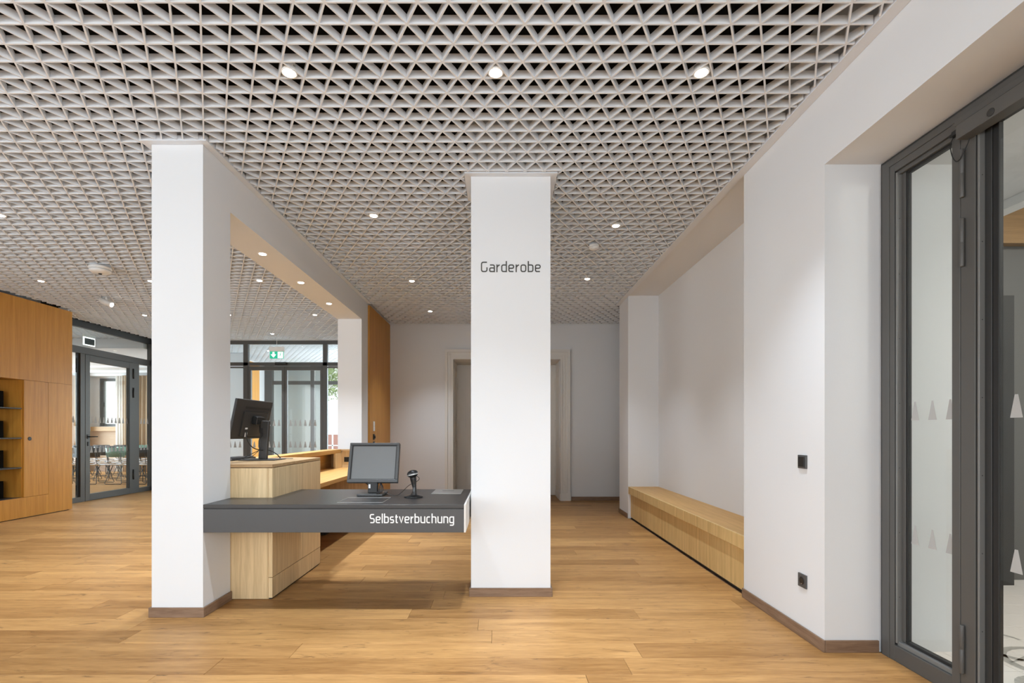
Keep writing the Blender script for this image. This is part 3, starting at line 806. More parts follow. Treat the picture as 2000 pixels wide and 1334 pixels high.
# ------------------------------------------------------------------ glazing helpers
def tri_marks(parent, pts, axis, mat='frost', h=.11, w=.062, top=.014):
    """frosted tapered marks on a pane; pts (along, z) ; axis 'x' pane spans x, 'y' pane spans y"""
    for a, z, at in pts:
        if axis == 'x':
            P = [(a - w / 2, at, z), (a + w / 2, at, z), (a + top / 2, at, z + h), (a - top / 2, at, z + h)]; d = (0, -.0012, 0)
        else:
            P = [(at, a - w / 2, z), (at, a + w / 2, z), (at, a + top / 2, z + h), (at, a - top / 2, z + h)]; d = (-.0012, 0, 0)
        MB().prism(P, d).build('safety_mark', M[mat], parent)

# ------------------------------------------------------------------ glazed partition to the meeting room (plane x = -7.40)
gp = empty('glass_partition', (0, 0, 0), label='dark framed glass wall of the meeting room on the left', **S)
GX = -7.40
def gbar(y0, y1, z0, z1, name='frame_bar', x0=GX - .035, x1=GX + .035, mat='metal', parent=gp):
    return MB().box(x0, x1, y0, y1, z0, z1).build(name, M[mat], parent, bevel=.002)
gy = lambda px: 7.40 * 976 / (976 - px)
j0, j1, k0_, k1_ = gy(153.5), gy(162.5), gy(256.5), gy(268.5)
gbar(7.96, 10.60, 3.08, CEIL + .02, 'head_bar', mat='metal_dark'); gbar(7.96, 10.60, 2.62, 2.74, 'transom')
gbar(7.96, j0, 0.0, .09, 'sill_bar'); gbar(k1_, 10.60, 0.0, .09, 'sill_bar')
gbar(j0, j1, 0.0, 2.62, 'mullion'); gbar(k0_, k1_, 0.0, 2.62, 'mullion'); gbar(10.535, 10.60, 0.0, CEIL, 'mullion')
gbar(j0 - .045, j0 - .001, .09, 2.62, 'gasket_strip', x0=GX - .02, x1=GX + .01, mat='gasket')
for a, b, z0, z1 in ((7.96, 10.60, 2.74, 3.08), (7.96, j0 - .045, .09, 2.62), (k1_, 10.535, .09, 2.62)):
    pz = MB().box(GX - .006, GX + .006, a, b, z0, z1).build('pane', M['glass'], gp)
    if z0 < 1 and a > 9: tri_marks(pz, [(k1_ + .09 + i * .093, 1.40, GX + .0085) for i in range(6)], 'y'); tri_marks(pz, [(k1_ + .09 + i * .093, .86, GX + .0085) for i in range(6)], 'y')
    if z0 < 1 and a < 9: tri_marks(pz, [(j0 - .12 - i * .10, 1.40, GX + .0085) for i in range(4)], 'y'); tri_marks(pz, [(j0 - .12 - i * .10, .86, GX + .0085) for i in range(4)], 'y')
d2 = empty('door_2', (GX, j1, 0), label='dark framed glass door of the meeting room with lever handle', **S)
DWd = k0_ - j1
MB().box(-.03, .04, .001, .10, .004, 2.615).build('stile', M['metal'], d2, bevel=.002)
MB().box(-.03, .04, DWd - .10, DWd - .001, .004, 2.615).build('stile', M['metal'], d2, bevel=.002)
MB().box(-.03, .04, .1005, DWd - .1005, .004, .12).build('bottom_rail', M['metal'], d2, bevel=.002)
MB().box(-.03, .04, .1005, DWd - .1005, 2.50, 2.615).build('top_rail', M['metal'], d2, bevel=.002)
MB().box(.041, .046, DWd - .125, DWd - .10, .12, 2.50).build('gasket_strip', M['gasket'], d2)
pz = MB().box(-.006, .006, .1005, DWd - .1005, .12, 2.50).build('pane', M['glass'], d2)
tri_marks(pz, [(.17 + i * .095, 1.40, .0085) for i in range(int((DWd - .3) / .095) + 1)], 'y'); tri_marks(pz, [(.17 + i * .095, .86, .0085) for i in range(int((DWd - .3) / .095) + 1)], 'y')
hd = MB().box(.0405, .048, .035, .075, 1.11, 1.19).build('handle_plate', M['black'], d2)
m = MB(); m.tube([(.048, .055, 1.15), (.095, .055, 1.15)], .010, 10); m.tube([(.095, .045, 1.15), (.095, .20, 1.15)], .010, 10); m.build('lever', M['black'], d2)
MB().box(.0405, .05, .040, .068, .985, 1.06).build('lock_cylinder', M['black'], d2, bevel=.003)
for z in (.28, 1.92, 2.3):
    m = MB(); m.lathe([(.012, 0), (.012, .20)], 10, Matrix.Translation((.052, DWd - .006, z))); m.build('hinge', M['metal_dark'], d2)
# exit sign seen edge-lit just behind the partition
es = empty('exit_sign', (-7.80, 9.36, 2.87), label='edge-lit exit sign hanging behind the meeting room glass wall', cat='exit sign')
MB().box(-.006, .006, .02, .255, .018, .135).build('plate', M['plastic_grey'], es)
m = MB(); m.box(-.008, .008, 0, .0195, 0, .155); m.box(-.008, .008, .2555, .265, 0, .15); m.box(-.008, .008, .02, .255, 0, .0175); m.box(-.008, .008, .02, .255, .1355, .155); m.build('glowing_edge', M['sign_glow'], es)
MB().box(-.02, .02, .0, .265, .1555, .205).build('housing', M['white_plastic'], es)
MB().box(-.004, .004, .128, .136, .2055, CEIL + .02 - 2.87).build('hanger', M['white_plastic'], es)

# ------------------------------------------------------------------ meeting room beyond
wm = MB()
wx0, wx1, wz0, wz1 = -12.66, -11.72, 1.40, 2.92
wm.box(-15.4, wx0, 15.8, 16.1, 0, TOP); wm.box(wx1, -7.3, 15.8, 16.1, 0, TOP); wm.box(wx0, wx1, 15.8, 16.1, 0, wz0); wm.box(wx0, wx1, 15.8, 16.1, wz1, TOP)
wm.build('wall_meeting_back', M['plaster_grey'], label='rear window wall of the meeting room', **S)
box('wall_meeting_left', (-15.5, -15.3, 7.0, 15.8, 0, TOP), M['plaster'], label='far left wall of the meeting room', **S)
box('wall_meeting_right', (-7.40, -7.0, 10.75, 15.8, 0, TOP), M['plaster'], label='wall between meeting room and entrance porch', **S)
box('wall_meeting_front', (-15.3, -7.46, 7.3, 7.45, 0, TOP), M['plaster'], label='front wall of the meeting room', **S)
mc = MB(); mc.box(-15.3, -7.45, 10.45, 11.0, 2.98, 3.19); mc.box(-15.3, -7.45, 11.0, 15.8, 3.16, 3.19); mc.box(-15.3, -7.45, 11.0, 11.6, 3.02, 3.159)
mc.box(-15.3, -9.6, 7.45, 10.45, 3.18, 3.20)
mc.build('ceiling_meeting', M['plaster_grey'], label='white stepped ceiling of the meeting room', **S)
co = MB(); co.box(-15.3, -7.45, 15.3, 15.79, 3.04, 3.159); co.box(-15.3, -7.45, 15.5, 15.79, 2.96, 3.039); co.box(-15.3, -7.45, 14.6, 15.299, 3.11, 3.159)
co.build('cornice', M['plaster_grey'], label='stepped cornice above the meeting room window', **S)
wi = empty('window_1', (wx0, 15.86, wz0), label='dark framed window of the meeting room', **S)
WW, WH = wx1 - wx0, wz1 - wz0
m = MB(); m.box(0, .12, -.03, .04, 0, WH); m.box(WW - .07, WW, -.03, .04, 0, WH); m.box(.1205, WW - .0705, -.03, .04, 0, .08); m.box(.1205, WW - .0705, -.03, .04, WH - .09, WH); m.build('frame', M['metal'], wi, bevel=.003)
MB().box(.12, WW - .07, .0, .012, .08, WH - .09).build('pane', M['glass'], wi)
MB().box(.128, .15, -.05, -.031, .62, .76).build('handle', M['metal_dark'], wi)
tg = box('window_sill', (wx0 - .1, wx1 + .1, 15.58, 15.79, 1.25, 1.385), M['oak_x'], label='oak sill under the meeting room window', **S)
box('wainscot', (-13.6, -10.6, 15.70, 15.795, .0, 1.249), M['panel_beige'], label='beige panelling under the meeting room window', cat='wall panel')
box('heater_bench', (-12.5, -11.2, 15.45, 15.69, .0, .25), M['skirting'], label='low brown heater strip along the meeting room wall', cat='heater')
def curtain(x0, x1, y, label, mat='curtain', z0=.002, z1=2.955, amp=.055, wl_=.13):
    n = max(8, int((x1 - x0) / .016)); mb = MB(); v = []; f = []
    for i in range(n + 1):
        x = x0 + (x1 - x0) * i / n
        yy = y + amp * math.sin(2 * math.pi * (x - x0) / wl_) * (0.7 + .3 * math.sin(x * 9))
        v += [(x, yy, z0), (x, yy + .02 * math.sin(x * 5), z1), (x, yy + .006, z0), (x, yy + .006 + .02 * math.sin(x * 5), z1)]
    for i in range(n):
        a, b = 4 * i, 4 * i + 4
        f += [(a, b, b + 1, a + 1), (a + 2, a + 3, b + 3, b + 2), (a, a + 2, b + 2, b), (a + 1, b + 1, b + 3, a + 3)]
    f += [(0, 1, 3, 2), (4 * n, 4 * n + 2, 4 * n + 3, 4 * n + 1)]
    mb.add(v, f, True); return mb.build('curtain', M[mat], label=label, cat='curtain')
curtain(-13.7, -12.78, 15.3, 'sand-coloured curtain left of the meeting room window')
curtain(-11.55, -10.5, 15.3, 'sand-coloured curtain right of the meeting room window')
curtain(-11.85, -11.52, 15.42, 'thin pale sheer curtain over the right edge of the meeting room window', 'sheer', amp=.02, wl_=.08)

for x, y in ((-9.0, 9.2), (-9.4, 12.0), (-11.2, 12.0), (-10.4, 13.9), (-12.4, 13.9)):
    l = bpy.data.objects.new('downlight_beam', lamp); l.location = (x, y, 3.12); COL.objects.link(l)

# chairs
def make_chair(name, shell):
    r = empty(name)
    m = MB(); n = 10; v = []; f = []
    for i in range(n + 1):
        y = -.21 + .42 * i / n; z = .455 - .012 * math.sin(math.pi * i / n) + (.02 if i == 0 else 0)
        for x, dz in ((-.215, .012), (-.1, .0), (.1, .0), (.215, .012)): v.append((x, y, z + dz))
    N4 = len(v); v += [(a, b, c - .012) for a, b, c in v]
    for i in range(n):
        for j in range(3):
            a = i * 4 + j; f += [(a, a + 1, a + 5, a + 4), (N4 + a, N4 + a + 4, N4 + a + 5, N4 + a + 1)]
        a = i * 4; f += [(a, a + 4, N4 + a + 4, N4 + a), (a + 3, N4 + a + 3, N4 + a + 7, a + 7)]
    f += [(0, N4, N4 + 1, 1), (1, N4 + 1, N4 + 2, 2), (2, N4 + 2, N4 + 3, 3), tuple(q + n * 4 for q in (0, 1, N4 + 1, N4)), tuple(q + n * 4 for q in (1, 2, N4 + 2, N4 + 1)), tuple(q + n * 4 for q in (2, 3, N4 + 3, N4 + 2))]
    m.add(v, f, True); m.build('seat', M['seat_white'], r)
    m = MB(); v = []; f = []; n = 10
    for i in range(n + 1):
        t = i / n; x = -.22 + .44 * t; y = -.235 + .06 * (2 * t - 1) ** 2 * 1.0
        for z in (.64, .86): v += [(x, y - .03 * (z - .64) / .22, z), (x, y - .03 * (z - .64) / .22 + .012, z)]
    for i in range(n):
        a, b = 4 * i, 4 * i + 4
        f += [(a, a + 2, b + 2, b), (a + 1, b + 1, b + 3, a + 3), (a, b, b + 1, a + 1), (a + 2, a + 3, b + 3, b + 2)]
    f += [(0, 1, 3, 2), (4 * n, 4 * n + 2, 4 * n + 3, 4 * n + 1)]
    m.add(v, f, True); m.build('backrest', shell, r)
    for sy in (-1, 1):
        m = MB(); yb, yt = sy * .25, sy * .12
        m.tube([(-.10, yt, .445), (-.20, yb, .02), (-.185, yb, .008), (.185, yb, .008), (.20, yb, .02), (.10, yt, .445)], .008, 6)
        m.build('leg_frame', M['black'], r)
    for sx in (-1, 1):
        m = MB(); m.tube([(sx * .15, -.10, .44), (sx * .16, -.20, .50), (sx * .165, -.235, .74)], .007, 6); m.build('back_stay', M['black'], r)
    return r
ch_b = make_chair('sled_chair', M['shell_black']); ch_g = make_chair('sled_chair', M['shell_green'])
fb = [True, True]
spots = []
for rr, yy in enumerate((11.95, 12.75, 13.55, 14.3)):
    for cc, xx in enumerate((-10.75, -10.2, -9.62, -9.05, -8.5)):
        spots.append((rr, cc, xx + .04 * rr * 0 - .35 * rr, yy))
rn = ('front', 'second', 'third', 'fourth'); cn = ('first', 'second', 'third', 'fourth', 'fifth')
for rr, cc, xx, yy in spots:
    g_ = cc == 3 or (rr == 1 and cc == 4)
    src = ch_g if g_ else ch_b
    if fb[g_]: o = src; fb[g_] = False
    else: o = copy_tree(src)
    o.location = (xx, yy, 0); o.rotation_euler = (0, 0, R(rnd.uniform(-4, 4)))
    tag(o, '%s-backed chair, white seat, %s from the left in the %s meeting room row' % ('green' if g_ else 'black', cn[cc], rn[rr]), 'chair', 'chairs set out in rows in the meeting room')

# smoke detector, spotlight, small detector on the lattice
e = empty('smoke_detector', (-4.66, 5.83, CEIL), label='large round white detector under the left hall lattice', cat='detector')
m = MB(); m.lathe([(.055, -.012), (.11, -.012), (.112, -.04), (.10, -.047), (.055, -.047)], 26); m.build('base_ring', M['white_plastic'], e)
m = MB(); m.lathe([(.105, -.050), (.106, -.07), (.085, -.085), (.03, -.092)], 26); m.build('cover', M['white_plastic'], e)
m = MB(); m.lathe([(.018, -.0925), (.016, -.102), (.004, -.106)], 14); m.build('sensor_eye', M['black'], e)
e = empty('ceiling_spotlight', (-5.67, 7.2, CEIL), label='white cylinder spotlight tilted under the left hall lattice', cat='spotlight')
m = MB(); m.lathe([(.012, -.04), (.012, .02)], 10); m.build('stem', M['white_plastic'], e)
T = Matrix.Translation((.0, 0, -.075)) @ Matrix.Rotation(R(115), 4, 'Y')
m = MB(); m.lathe([(.036, -.09), (.040, -.085), (.040, .085), (.034, .088)], 18, T); m.build('barrel', M['white_plastic'], e)
m = MB(); m.lathe([(.032, .0885), (.032, .0895)], 18, T); m.build('lens', M['lamp_glow'], e)
e = empty('smoke_detector', (0.975, 5.17, CEIL), label='small round white smoke detector under the corridor lattice between two downlights', cat='detector')
m = MB(); m.lathe([(.03, -.005), (.052, -.005), (.052, -.025), (.03, -.025)], 22); m.build('base_ring', M['white_plastic'], e)
m = MB(); m.lathe([(.048, -.028), (.048, -.042), (.03, -.055), (.008, -.056)], 22); m.build('cover', M['white_plastic'], e)

# ------------------------------------------------------------------ entrance glazing (plane y = 10.65)
eg = empty('glass_partition', (0, 0, 0), label='dark framed entrance glazing behind the counter', **S)
EY = 10.65
ex = lambda px: (px - 976) * EY / 976
ez = lambda py: 1.25 + (842 - py) * EY / 976
def ebar(x0, x1, z0, z1, name, mat='metal', y0=EY - .035, y1=EY + .035): return MB().box(x0, x1, y0, y1, z0, z1).build(name, M[mat], eg, bevel=.002)
ebar(-7.36, -2.91, ez(672.5), ez(666), 'head_bar'); ebar(-7.36, -2.91, ez(714.5), ez(708), 'transom')
ebar(ex(476.6), ex(486), 0, ez(672.6), 'mullion'); ebar(ex(631.5), ex(640), 0, ez(672.6), 'mullion'); ebar(-7.36, -7.28, 0, ez(672.6), 'mullion'); ebar(-2.99, -2.91, 0, ez(672.6), 'mullion')
ebar(-7.28, ex(476.5), 0, .09, 'sill_bar'); ebar(ex(640.1), -2.99, 0, .09, 'sill_bar')
ebar(-7.28, ex(476.5), ez(719), ez(716.5), 'glazing_bar'); ebar(ex(640.1), -2.99, ez(719), ez(716.5), 'glazing_bar')
for a, b, z0, z1 in ((-7.28, ex(476.6), ez(708), ez(672.5)), (ex(486), ex(631.5), ez(708), ez(672.5)), (ex(640), -2.99, ez(708), ez(672.5)), (-7.28, ex(476.6), .09, ez(719)), (ex(640), -2.99, .09, ez(719))):
    pz = MB().box(a, b, EY - .005, EY + .005, z0, z1).build('pane', M['glass'], eg)
    if z0 < 1:
        tri_marks(pz, [(b - .08 - i * .105, 1.36, EY - .008) for i in range(4)], 'x', h=.13); tri_marks(pz, [(b - .08 - i * .105, .90, EY - .008) for i in range(4)], 'x', h=.13)
sd = empty('door_3', (ex(486), EY, 0), label='sliding glass entrance door of two leaves with a sensor bar above', **S)
xm = ex(556.5) - ex(486); xe = ex(631.5) - ex(486)
for a, b in ((.002, xm - .002), (xm + .002, xe - .002)):
    y0, y1 = -.03, .03; zt_ = ez(715) - .005
    m = MB(); m.box(a, a + .055, y0, y1, .01, zt_); m.box(b - .055, b, y0, y1, .01, zt_); m.box(a + .0555, b - .0555, y0, y1, .01, .10); m.box(a + .0555, b - .0555, y0, y1, zt_ - .085, zt_)
    lf = m.build('leaf_frame', M['metal'], sd, bevel=.002)
    pz = MB().box(a + .055, b - .055, -.005, .005, .10, zt_ - .085).build('pane', M['glass'], sd)
    k_ = int((b - a - .2) / .105)
    tri_marks(pz, [(a + .12 + i * .105, 1.36, -.008) for i in range(k_ + 1)], 'x', h=.13); tri_marks(pz, [(a + .12 + i * .105, .90, -.008) for i in range(k_ + 1)], 'x', h=.13)
MB().box(xm - .17, xm + .07, -.11, -.036, ez(713.5), ez(708.5)).build('sensor_bar', M['black'], sd, bevel=.008, seg=2)
# green exit sign hanging before the entrance
gs = empty('exit_sign', (-4.55, 10.2, 2.72), label='green lit exit sign hanging before the entrance glazing', cat='exit sign')
MB().box(-.15, .16, -.03, .03, .155, .245).build('housing', M['white_plastic'], gs, bevel=.004)
MB().box(-.14, .14, -.006, .006, .01, .1545).build('lit_plate', M['sign_green'], gs)
m = MB(); m.prism([(-.085, -.0075, .14), (-.045, -.0075, .14), (-.045, -.0075, .095), (-.01, -.0075, .095), (-.065, -.0075, .03), (-.12, -.0075, .095), (-.085, -.0075, .095)], (0, -.001, 0)); m.build('arrow', M['sign_glow'], gs)
m = MB(); m.box(.022, .130, -.0085, -.0075, .020, .145); m.build('door_pictogram', M['sign_glow'], gs)
m = MB()
m.prism([(.085 + .011 * math.cos(a * math.pi / 5), -.0095, .128 + .011 * math.sin(a * math.pi / 5)) for a in range(10)], (0, -.001, 0))
for p, q, w in (((.080, -.0098, .115), (.070, -.0098, .075), .016), ((.078, -.0098, .112), (.052, -.0098, .100), .007), ((.078, -.0098, .110), (.100, -.0098, .098), .007), ((.070, -.0098, .077), (.088, -.0098, .060), .009), ((.088, -.0098, .060), (.092, -.0098, .035), .008), ((.068, -.0098, .077), (.052, -.0098, .052), .009), ((.052, -.0098, .052), (.034, -.0098, .050), .008)):
    m.bar(p, q, .001, w, up=(p[2] - q[2], 0, -(p[0] - q[0])))
m.build('running_figure', M['sign_green'], gs)
MB().box(-.002, .002, -.002, .002, .2455, CEIL + .02 - 2.72).build('hanger', M['white_plastic'], gs)

# porch beyond the entrance
box('wall_porch_left', (-7.0, -6.8, 10.70, 15.9, 0, TOP), M['plaster'], label='white left wall of the entrance porch', **S)
box('wall_porch_right', (-2.90, -2.7, 10.76, 15.6, 0, TOP), M['plaster'], label='white right wall of the entrance porch', **S)
box('wall_porch_pier', (-6.79, -6.26, 12.38, 12.495, 0, CEIL), M['plaster'], label='white pier in the entrance porch', **S)
box('cupboard', (-6.79, -6.25, 12.5, 13.0, 0, 3.0), M['oak_warm'], label='tall oak cupboard in the entrance porch', cat='cupboard')
og = empty('glass_partition', (0, 0, 0), label='outer brown framed glazing of the entrance porch', **S)
OY = 14.5
for x0, x1, z0, z1, n_ in ((-6.80, -6.58, 0, CEIL, 'post'), (-5.47, -5.36, 0, CEIL, 'mullion'), (-2.98, -2.90, 0, CEIL, 'mullion'), (-6.57, -5.475, 2.60, 2.70, 'transom'), (-5.355, -2.99, 2.60, 2.70, 'transom'), (-6.57, -5.475, 0, .1, 'sill_bar'), (-5.355, -2.99, 3.12, CEIL, 'head_bar')):
    MB().box(x0, x1, OY - .06, OY + .06, z0, z1).build(n_, M['metal'], og, bevel=.003)
for a, b, z0, z1 in ((-6.58, -5.47, .1, 2.6), (-5.36, -2.99, .0, 2.6), (-6.58, -5.47, 2.7, CEIL), (-5.36, -2.99, 2.7, 3.12)):
    MB().box(a, b, OY - .005, OY + .005, z0, z1).build('pane', M['glass'], og)
box('wall_porch_outer', (-6.8, -5.5, 15.6, 15.8, 0, TOP), M['plaster'], label='pale wall outside the porch glazing', **S)
# outdoors
box('ground', (-40, 25, 16.2, 60, -.3, -.02), M['ground'], label='pale paved street outside the entrance', **S)
bw = empty('garden_wall', (-8.2, 25.0, -.02), label='low red brick wall with white rails across the street', cat='wall')
MB().box(-9, 9, 0, .3, 0, 1.15).build('brickwork', M['brick_red'], bw); MB().box(-9, 9, -.05, .35, 1.151, 1.25).build('coping', M['outside_white'], bw)
m = MB()
for i in range(24): m.box(-8.9 + i * .75, -8.84 + i * .75, -.9, -.84, 0, 1.1)
m.box(-9, 9, -.9, -.84, 1.101, 1.16); m.box(-9, 9, -.9, -.84, .55, .6); m.build('railing', M['outside_white'], bw)
def tree(x, y, h, r, label):
    t = empty('tree', (x, y, -.02), label=label, cat='tree')
    m = MB(); m.tube([(0, 0, 0), (.05, 0, h * .35), (.0, .1, h * .62)], [.16, .12, .07], 9); m.build('trunk', M['bark'], t)
    m = MB()
    for i in range(1900):
        q = Vector((rnd.gauss(0, 1), rnd.gauss(0, 1), rnd.gauss(0, 1))).normalized() * (rnd.random() ** .4) * rnd.uniform(.8, 1.0)
        a, b, c = q.x, q.y, q.z * .72
        p = Vector((a * r, b * r, h * .72 + c * r)); u = Vector((rnd.gauss(0, 1), rnd.gauss(0, 1), rnd.gauss(0, 1))).normalized(); w = u.orthogonal().normalized()
        sz = rnd.uniform(.06, .13); m.add([p - u * sz, p + w * sz * .5, p + u * sz, p - w * sz * .5], [(0, 1, 2, 3)])
    m.build('crown', M['leaf'], t, kind='stuff'); return t
tree(-9.6, 27.5, 6.2, 2.3, 'leafy green tree beyond the brick wall, seen by the far pillar')
tree(-14.8, 30.5, 5.6, 1.9, 'leafy green tree beyond the brick wall, left of the other one')
hb = empty('house', (-14, 42, -.02), label='white house far across the street', cat='house')
MB().box(-9, 9, 0, 6, 0, 5.2).build('walls', M['outside_white'], hb)
m = MB(); m.prism([(-9.4, -.4, 5.201), (-9.4, 6.4, 5.201), (-9.4, 3, 7.4)], (18.8, 0, 0)); m.build('roof', M['ground'], hb)
for i in range(6): MB().box(-7.6 + i * 2.8, -6.5 + i * 2.8, -.03, -.001, 1.4, 3.0).build('window', M['metal_dark'], hb)

# ------------------------------------------------------------------ glazed door on the right (plane x = 2.15)
FX = 2.146
gd = empty('door_4', (FX, 2.83, 0), label='dark metal framed glazed door and sidelight in the right wall', **S)
# local y runs towards the viewer as negative
def fbar(y0, y1, z0, z1, name, x0=0.0, x1=.06, mat='metal', bevel=.0015): return MB().box(x0, x1, -y1, -y0, z0, z1).build(name, M[mat], gd, bevel)
HT = 2.758
fbar(.001, .022, 0, HT, 'wall_gasket', x0=.012, x1=.05, mat='metal_dark'); fbar(.0225, 1.90, HT - .018, HT, 'head_gasket', x0=.012, x1=.05, mat='metal_dark')
fbar(.0225, .075, 0, HT - .0185, 'frame_post'); fbar(.0755, 1.90, HT - .055, HT - .0185, 'frame_head')
fbar(.0755, .110, .0, HT - .0555, 'sash_stile', x0=.003)
fbar(.1105, .112, .09, HT - .095, 'joint', x0=.004, x1=.05, mat='gasket', bevel=0)
fbar(.1125, .124, .10, HT - .105, 'glazing_bead', x0=.006, x1=.05, mat='metal_lit')
fbar(.1245, .150, .115, HT - .118, 'glazing_bead', x0=.030, x1=.055, mat='metal')
fbar(.1505, .162, .125, HT - .128, 'gasket_strip', x0=.034, x1=.055, mat='gasket')
fbar(.1105, .457, .0, .085, 'bottom_rail', x0=.003); fbar(.1135, .455, .0855, .108, 'glazing_bead', x0=.016, x1=.05, mat='metal_lit'); fbar(.1505, .455, .1085, .1245, 'gasket_strip', x0=.032, mat='gasket')
fbar(.1105, .457, HT - .096, HT - .056, 'top_rail', x0=.003); fbar(.1135, .455, HT - .118, HT - .0965, 'glazing_bead', x0=.016, x1=.05, mat='metal'); fbar(.1505, .455, HT - .128, HT - .1185, 'gasket_strip', x0=.032, mat='gasket')
fbar(.4575, .500, .0, HT - .056, 'mullion', x0=.0); fbar(.5005, .5025, .0, HT - .056, 'joint', x0=.006, x1=.05, mat='gasket', bevel=0)
pz = MB().box(.038, .046, -.457, -.162, .124, HT - .128).build('pane', M['glass'], gd)
tri_marks(pz, [(-y_, 1.307, .0365) for y_ in (.205, .310, .410)], 'y', h=.097, w=.048, top=.007); tri_marks(pz, [(-y_, .655, .0365) for y_ in (.205, .310, .410)], 'y', h=.097, w=.048, top=.007)
# moving leaf
fbar(.503, .574, .008, HT - .060, 'door_stile', x0=.0); fbar(.5745, .577, .10, HT - .12, 'joint', x0=.006, x1=.05, mat='gasket', bevel=0)
fbar(.5775, .588, .09, HT - .13, 'glazing_bead', x0=.006, x1=.05, mat='metal_lit'); fbar(.5885, .620, .10, HT - .14, 'glazing_bead', x0=.030, x1=.055, mat='metal_dark'); fbar(.6205, .648, .10, HT - .15, 'gasket_strip', x0=.034, x1=.055, mat='gasket')
fbar(.5745, 1.50, .008, .088, 'door_bottom_rail', x0=.0); fbar(.5745, 1.50, HT - .13, HT - .060, 'door_top_rail', x0=.0)
fbar(.5885, 1.42, HT - .158, HT - .1305, 'glazing_bead', x0=.018, x1=.05, mat='metal_dark'); fbar(1.42, 1.50, .0885, HT - .131, 'door_stile', x0=.0); fbar(1.505, 1.57, 0, HT - .056, 'mullion', x0=.0); fbar(1.5705, 1.90, 0, HT - .056, 'frame_post')
pz = MB().box(.038, .046, -1.42, -.640, .088, HT - .150).build('pane', M['glass'], gd)
tri_marks(pz, [(-(.720 + .105 * i), 1.307, .0365) for i in range(6)], 'y', h=.099, w=.052, top=.013); tri_marks(pz, [(-(.720 + .105 * i), .650, .0365) for i in range(6)], 'y', h=.099, w=.052, top=.013)
for z0 in (2.33, 2.01, .13):
    m = MB(); m.lathe([(.0085, 0), (.0095, .003), (.0095, .108), (.0085, .1105), (.0085, .1125), (.0095, .115), (.0095, .220), (.0085, .223)], 12, Matrix.Translation((-.009, -.520, z0))); m.build('hinge', M['metal'], gd)
sr = MB()
for z in (.35, .7, 1.05, 1.4, 1.75, 2.1, 2.4):
    for yy, xx in ((-.118, .0), (-.583, .0)):
        sr.lathe([(.0022, 0), (.0022, .0012)], 8, Matrix.Translation((.018, yy - .0062, z)) @ Matrix.Rotation(R(90), 4, 'X'))
sr.build('screws', M['metal_dark'], gd, kind='stuff')
MB().box(-.028, -.0005, -1.75, -.500, HT - .092, HT - .062).build('closer_rail', M['metal'], gd, bevel=.002)
MB().box(-.022, -.0005, -1.75, -.520, HT - .113, HT - .0925).build('closer_gap', M['gasket'], gd)
cl = MB().box(-.062, -.0005, -1.20, -.545, HT - .178, HT - .1135).build('closer_body', M['metal'], gd, bevel=.003, seg=2)
m = MB(); m.lathe([(.012, 0), (.016, .0), (.016, .003), (.012, .003)], 16, Matrix.Translation((-.0622, -.71, HT - .155)) @ Matrix.Rotation(R(-90), 4, 'Y')); m.build('cap', M['metal_dark'], cl)
MB().box(-.024, -.0005, -.560, -.470, HT - .125, HT - .1135).build('junction', M['gasket'], gd)
MB().box(-.016, -.0005, -.512, -.470, HT - .124, HT - .098).build('cable_outlet', M['gasket'], gd, bevel=.004, seg=2)
m = MB(); m.tube(smooth_path([(-.010, -.476, HT - .124), (-.014, -.466, HT - .16), (-.016, -.478, HT - .215), (-.020, -.500, HT - .250), (-.022, -.520, HT - .255), (-.022, -.535, HT - .24), (-.014, -.552, HT - .20), (-.012, -.560, HT - .178)]), .0022, 6); m.build('loop_cable', M['gasket'], gd)

# room beyond the glazed door
pb = MB()
pb.box(2.30, 2.78, 2.83, 3.2, 0, 2.76); pb.build('wall_passage', M['plaster'], label='white reveal wall behind the sidelight', **S)
box('ceiling_passage', (2.30, 3.36, 0.2, 4.6, 2.76, 2.90), M['plaster_grey'], label='pale soffit behind the glazed door', **S)
box('trim_5', (3.30, 3.40, 0.2, 4.2, 2.70, 2.7595), M['outside_white'], label='white moulding at the edge of the passage soffit', **S)
box('ceiling_stairhall', (3.36, 6.0, 0.2, 4.6, 3.35, 3.45), M['plaster_grey'], label='ceiling of the hall beyond the glazed door', **S)
box('wall_stairhall_front', (2.30, 6.0, .0, .2, 0, TOP), M['plaster'], label='near wall of the hall beyond the glazed door', **S)
box('wall_stairhall_right', (5.6, 5.8, .2, 4.6, 0, TOP), M['plaster'], label='right wall of the hall beyond the glazed door', **S)
box('wall_stairhall', (2.60, 6.0, 4.20, 4.4, 0, 3.35), M['grey_wall'], label='dark grey wall of the hall beyond the glazed door', **S)
box('oak_fascia', (3.41, 5.59, 4.12, 4.198, 2.801, 3.349), M['oak_f'], label='oak fascia board above the dark grey wall beyond the glazed door', cat='fascia board')
box('column', (4.02, 4.17, 4.05, 4.199, 0, 2.35), M['metal_dark'], label='dark upright block imitating a reflection on the grey wall beyond the glazed door', **S)  # dark block stands in for a reflection on the grey wall
tf = box('floor_tiles', (2.301, 5.6, .2, 4.2, -.06, -.004), M['ornament'], label='pale patterned tile floor beyond the glazed door', **S)
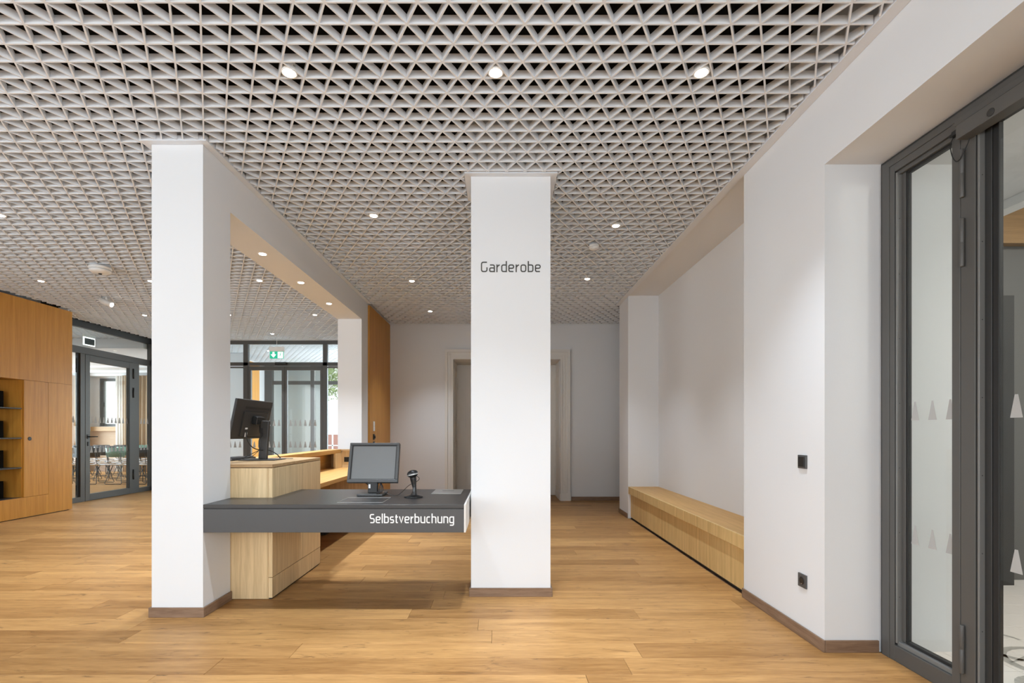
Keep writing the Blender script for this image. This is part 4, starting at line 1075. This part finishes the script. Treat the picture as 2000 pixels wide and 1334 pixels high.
tl_m = MB().box(.001, .199, .001, .199, -.004, 0).mesh('tile', M['tile'], bevel=.0008)
for i in range(11):
    for j in range(14):
        link('tile', tl_m, tf, loc=(2.302 + i * .2, 1.4 + j * .2, 0))
def scroll(x, y, s_, rot, fl=1):
    mb = MB(); P = []
    for k in range(20):
        a = k / 19 * 4.6; r = s_ * (.10 + .05 * a)
        P.append(Vector((x, y)) + Matrix.Rotation(rot, 2) @ Vector((r * math.cos(a) * fl, r * math.sin(a))))
    for k in range(19):
        w = .010 + .014 * math.sin(math.pi * k / 19)
        d = (P[k + 1] - P[k]).normalized(); n = Vector((-d.y, d.x))
        mb.add([(*(P[k] + n * w), .0006), (*(P[k + 1] + n * w), .0006), (*(P[k + 1] - n * w), .0006), (*(P[k] - n * w), .0006)], [(0, 1, 2, 3)])
    return mb
for x, y, s_, rt, fl in ((3.02, 2.95, 1.0, 0.4, 1), (2.95, 2.62, .9, 2.2, -1), (2.75, 2.40, 1.0, 1.0, 1), (3.4, 2.9, .9, .2, -1), (2.62, 2.12, .9, 2.6, 1)):
    scroll(x, y, s_, rt, fl).build('scroll_ornament', M['ornament'], tf)
for pts in ([(2.76, 2.70), (3.3, 2.82), (3.3, 2.86), (3.0, 2.82)], [(2.80, 2.58), (3.2, 2.50), (3.25, 2.56)]):
    m = MB(); m.add([(a, b, .0006) for a, b in pts], [tuple(range(len(pts)))]); m.build('ornament_band', M['ornament'], tf)
lh = bpy.data.lights.new('stairhall_fill', 'AREA'); lh.energy = 75; lh.size = 1.2; lh.color = (1, .95, .88)  # unseen light without a fixture, brightens the tiles and grey wall
o = bpy.data.objects.new('stairhall_fill', lh); o.location = (4.4, 2.2, 3.3); COL.objects.link(o)
lh = bpy.data.lights.new('passage_fill', 'POINT'); lh.energy = 22; lh.shadow_soft_size = .12; lh.color = (1, .95, .88)  # unseen light without a fixture, raised to brighten the reveal wall
o = bpy.data.objects.new('passage_fill', lh); o.location = (2.95, 1.2, 2.55); COL.objects.link(o)
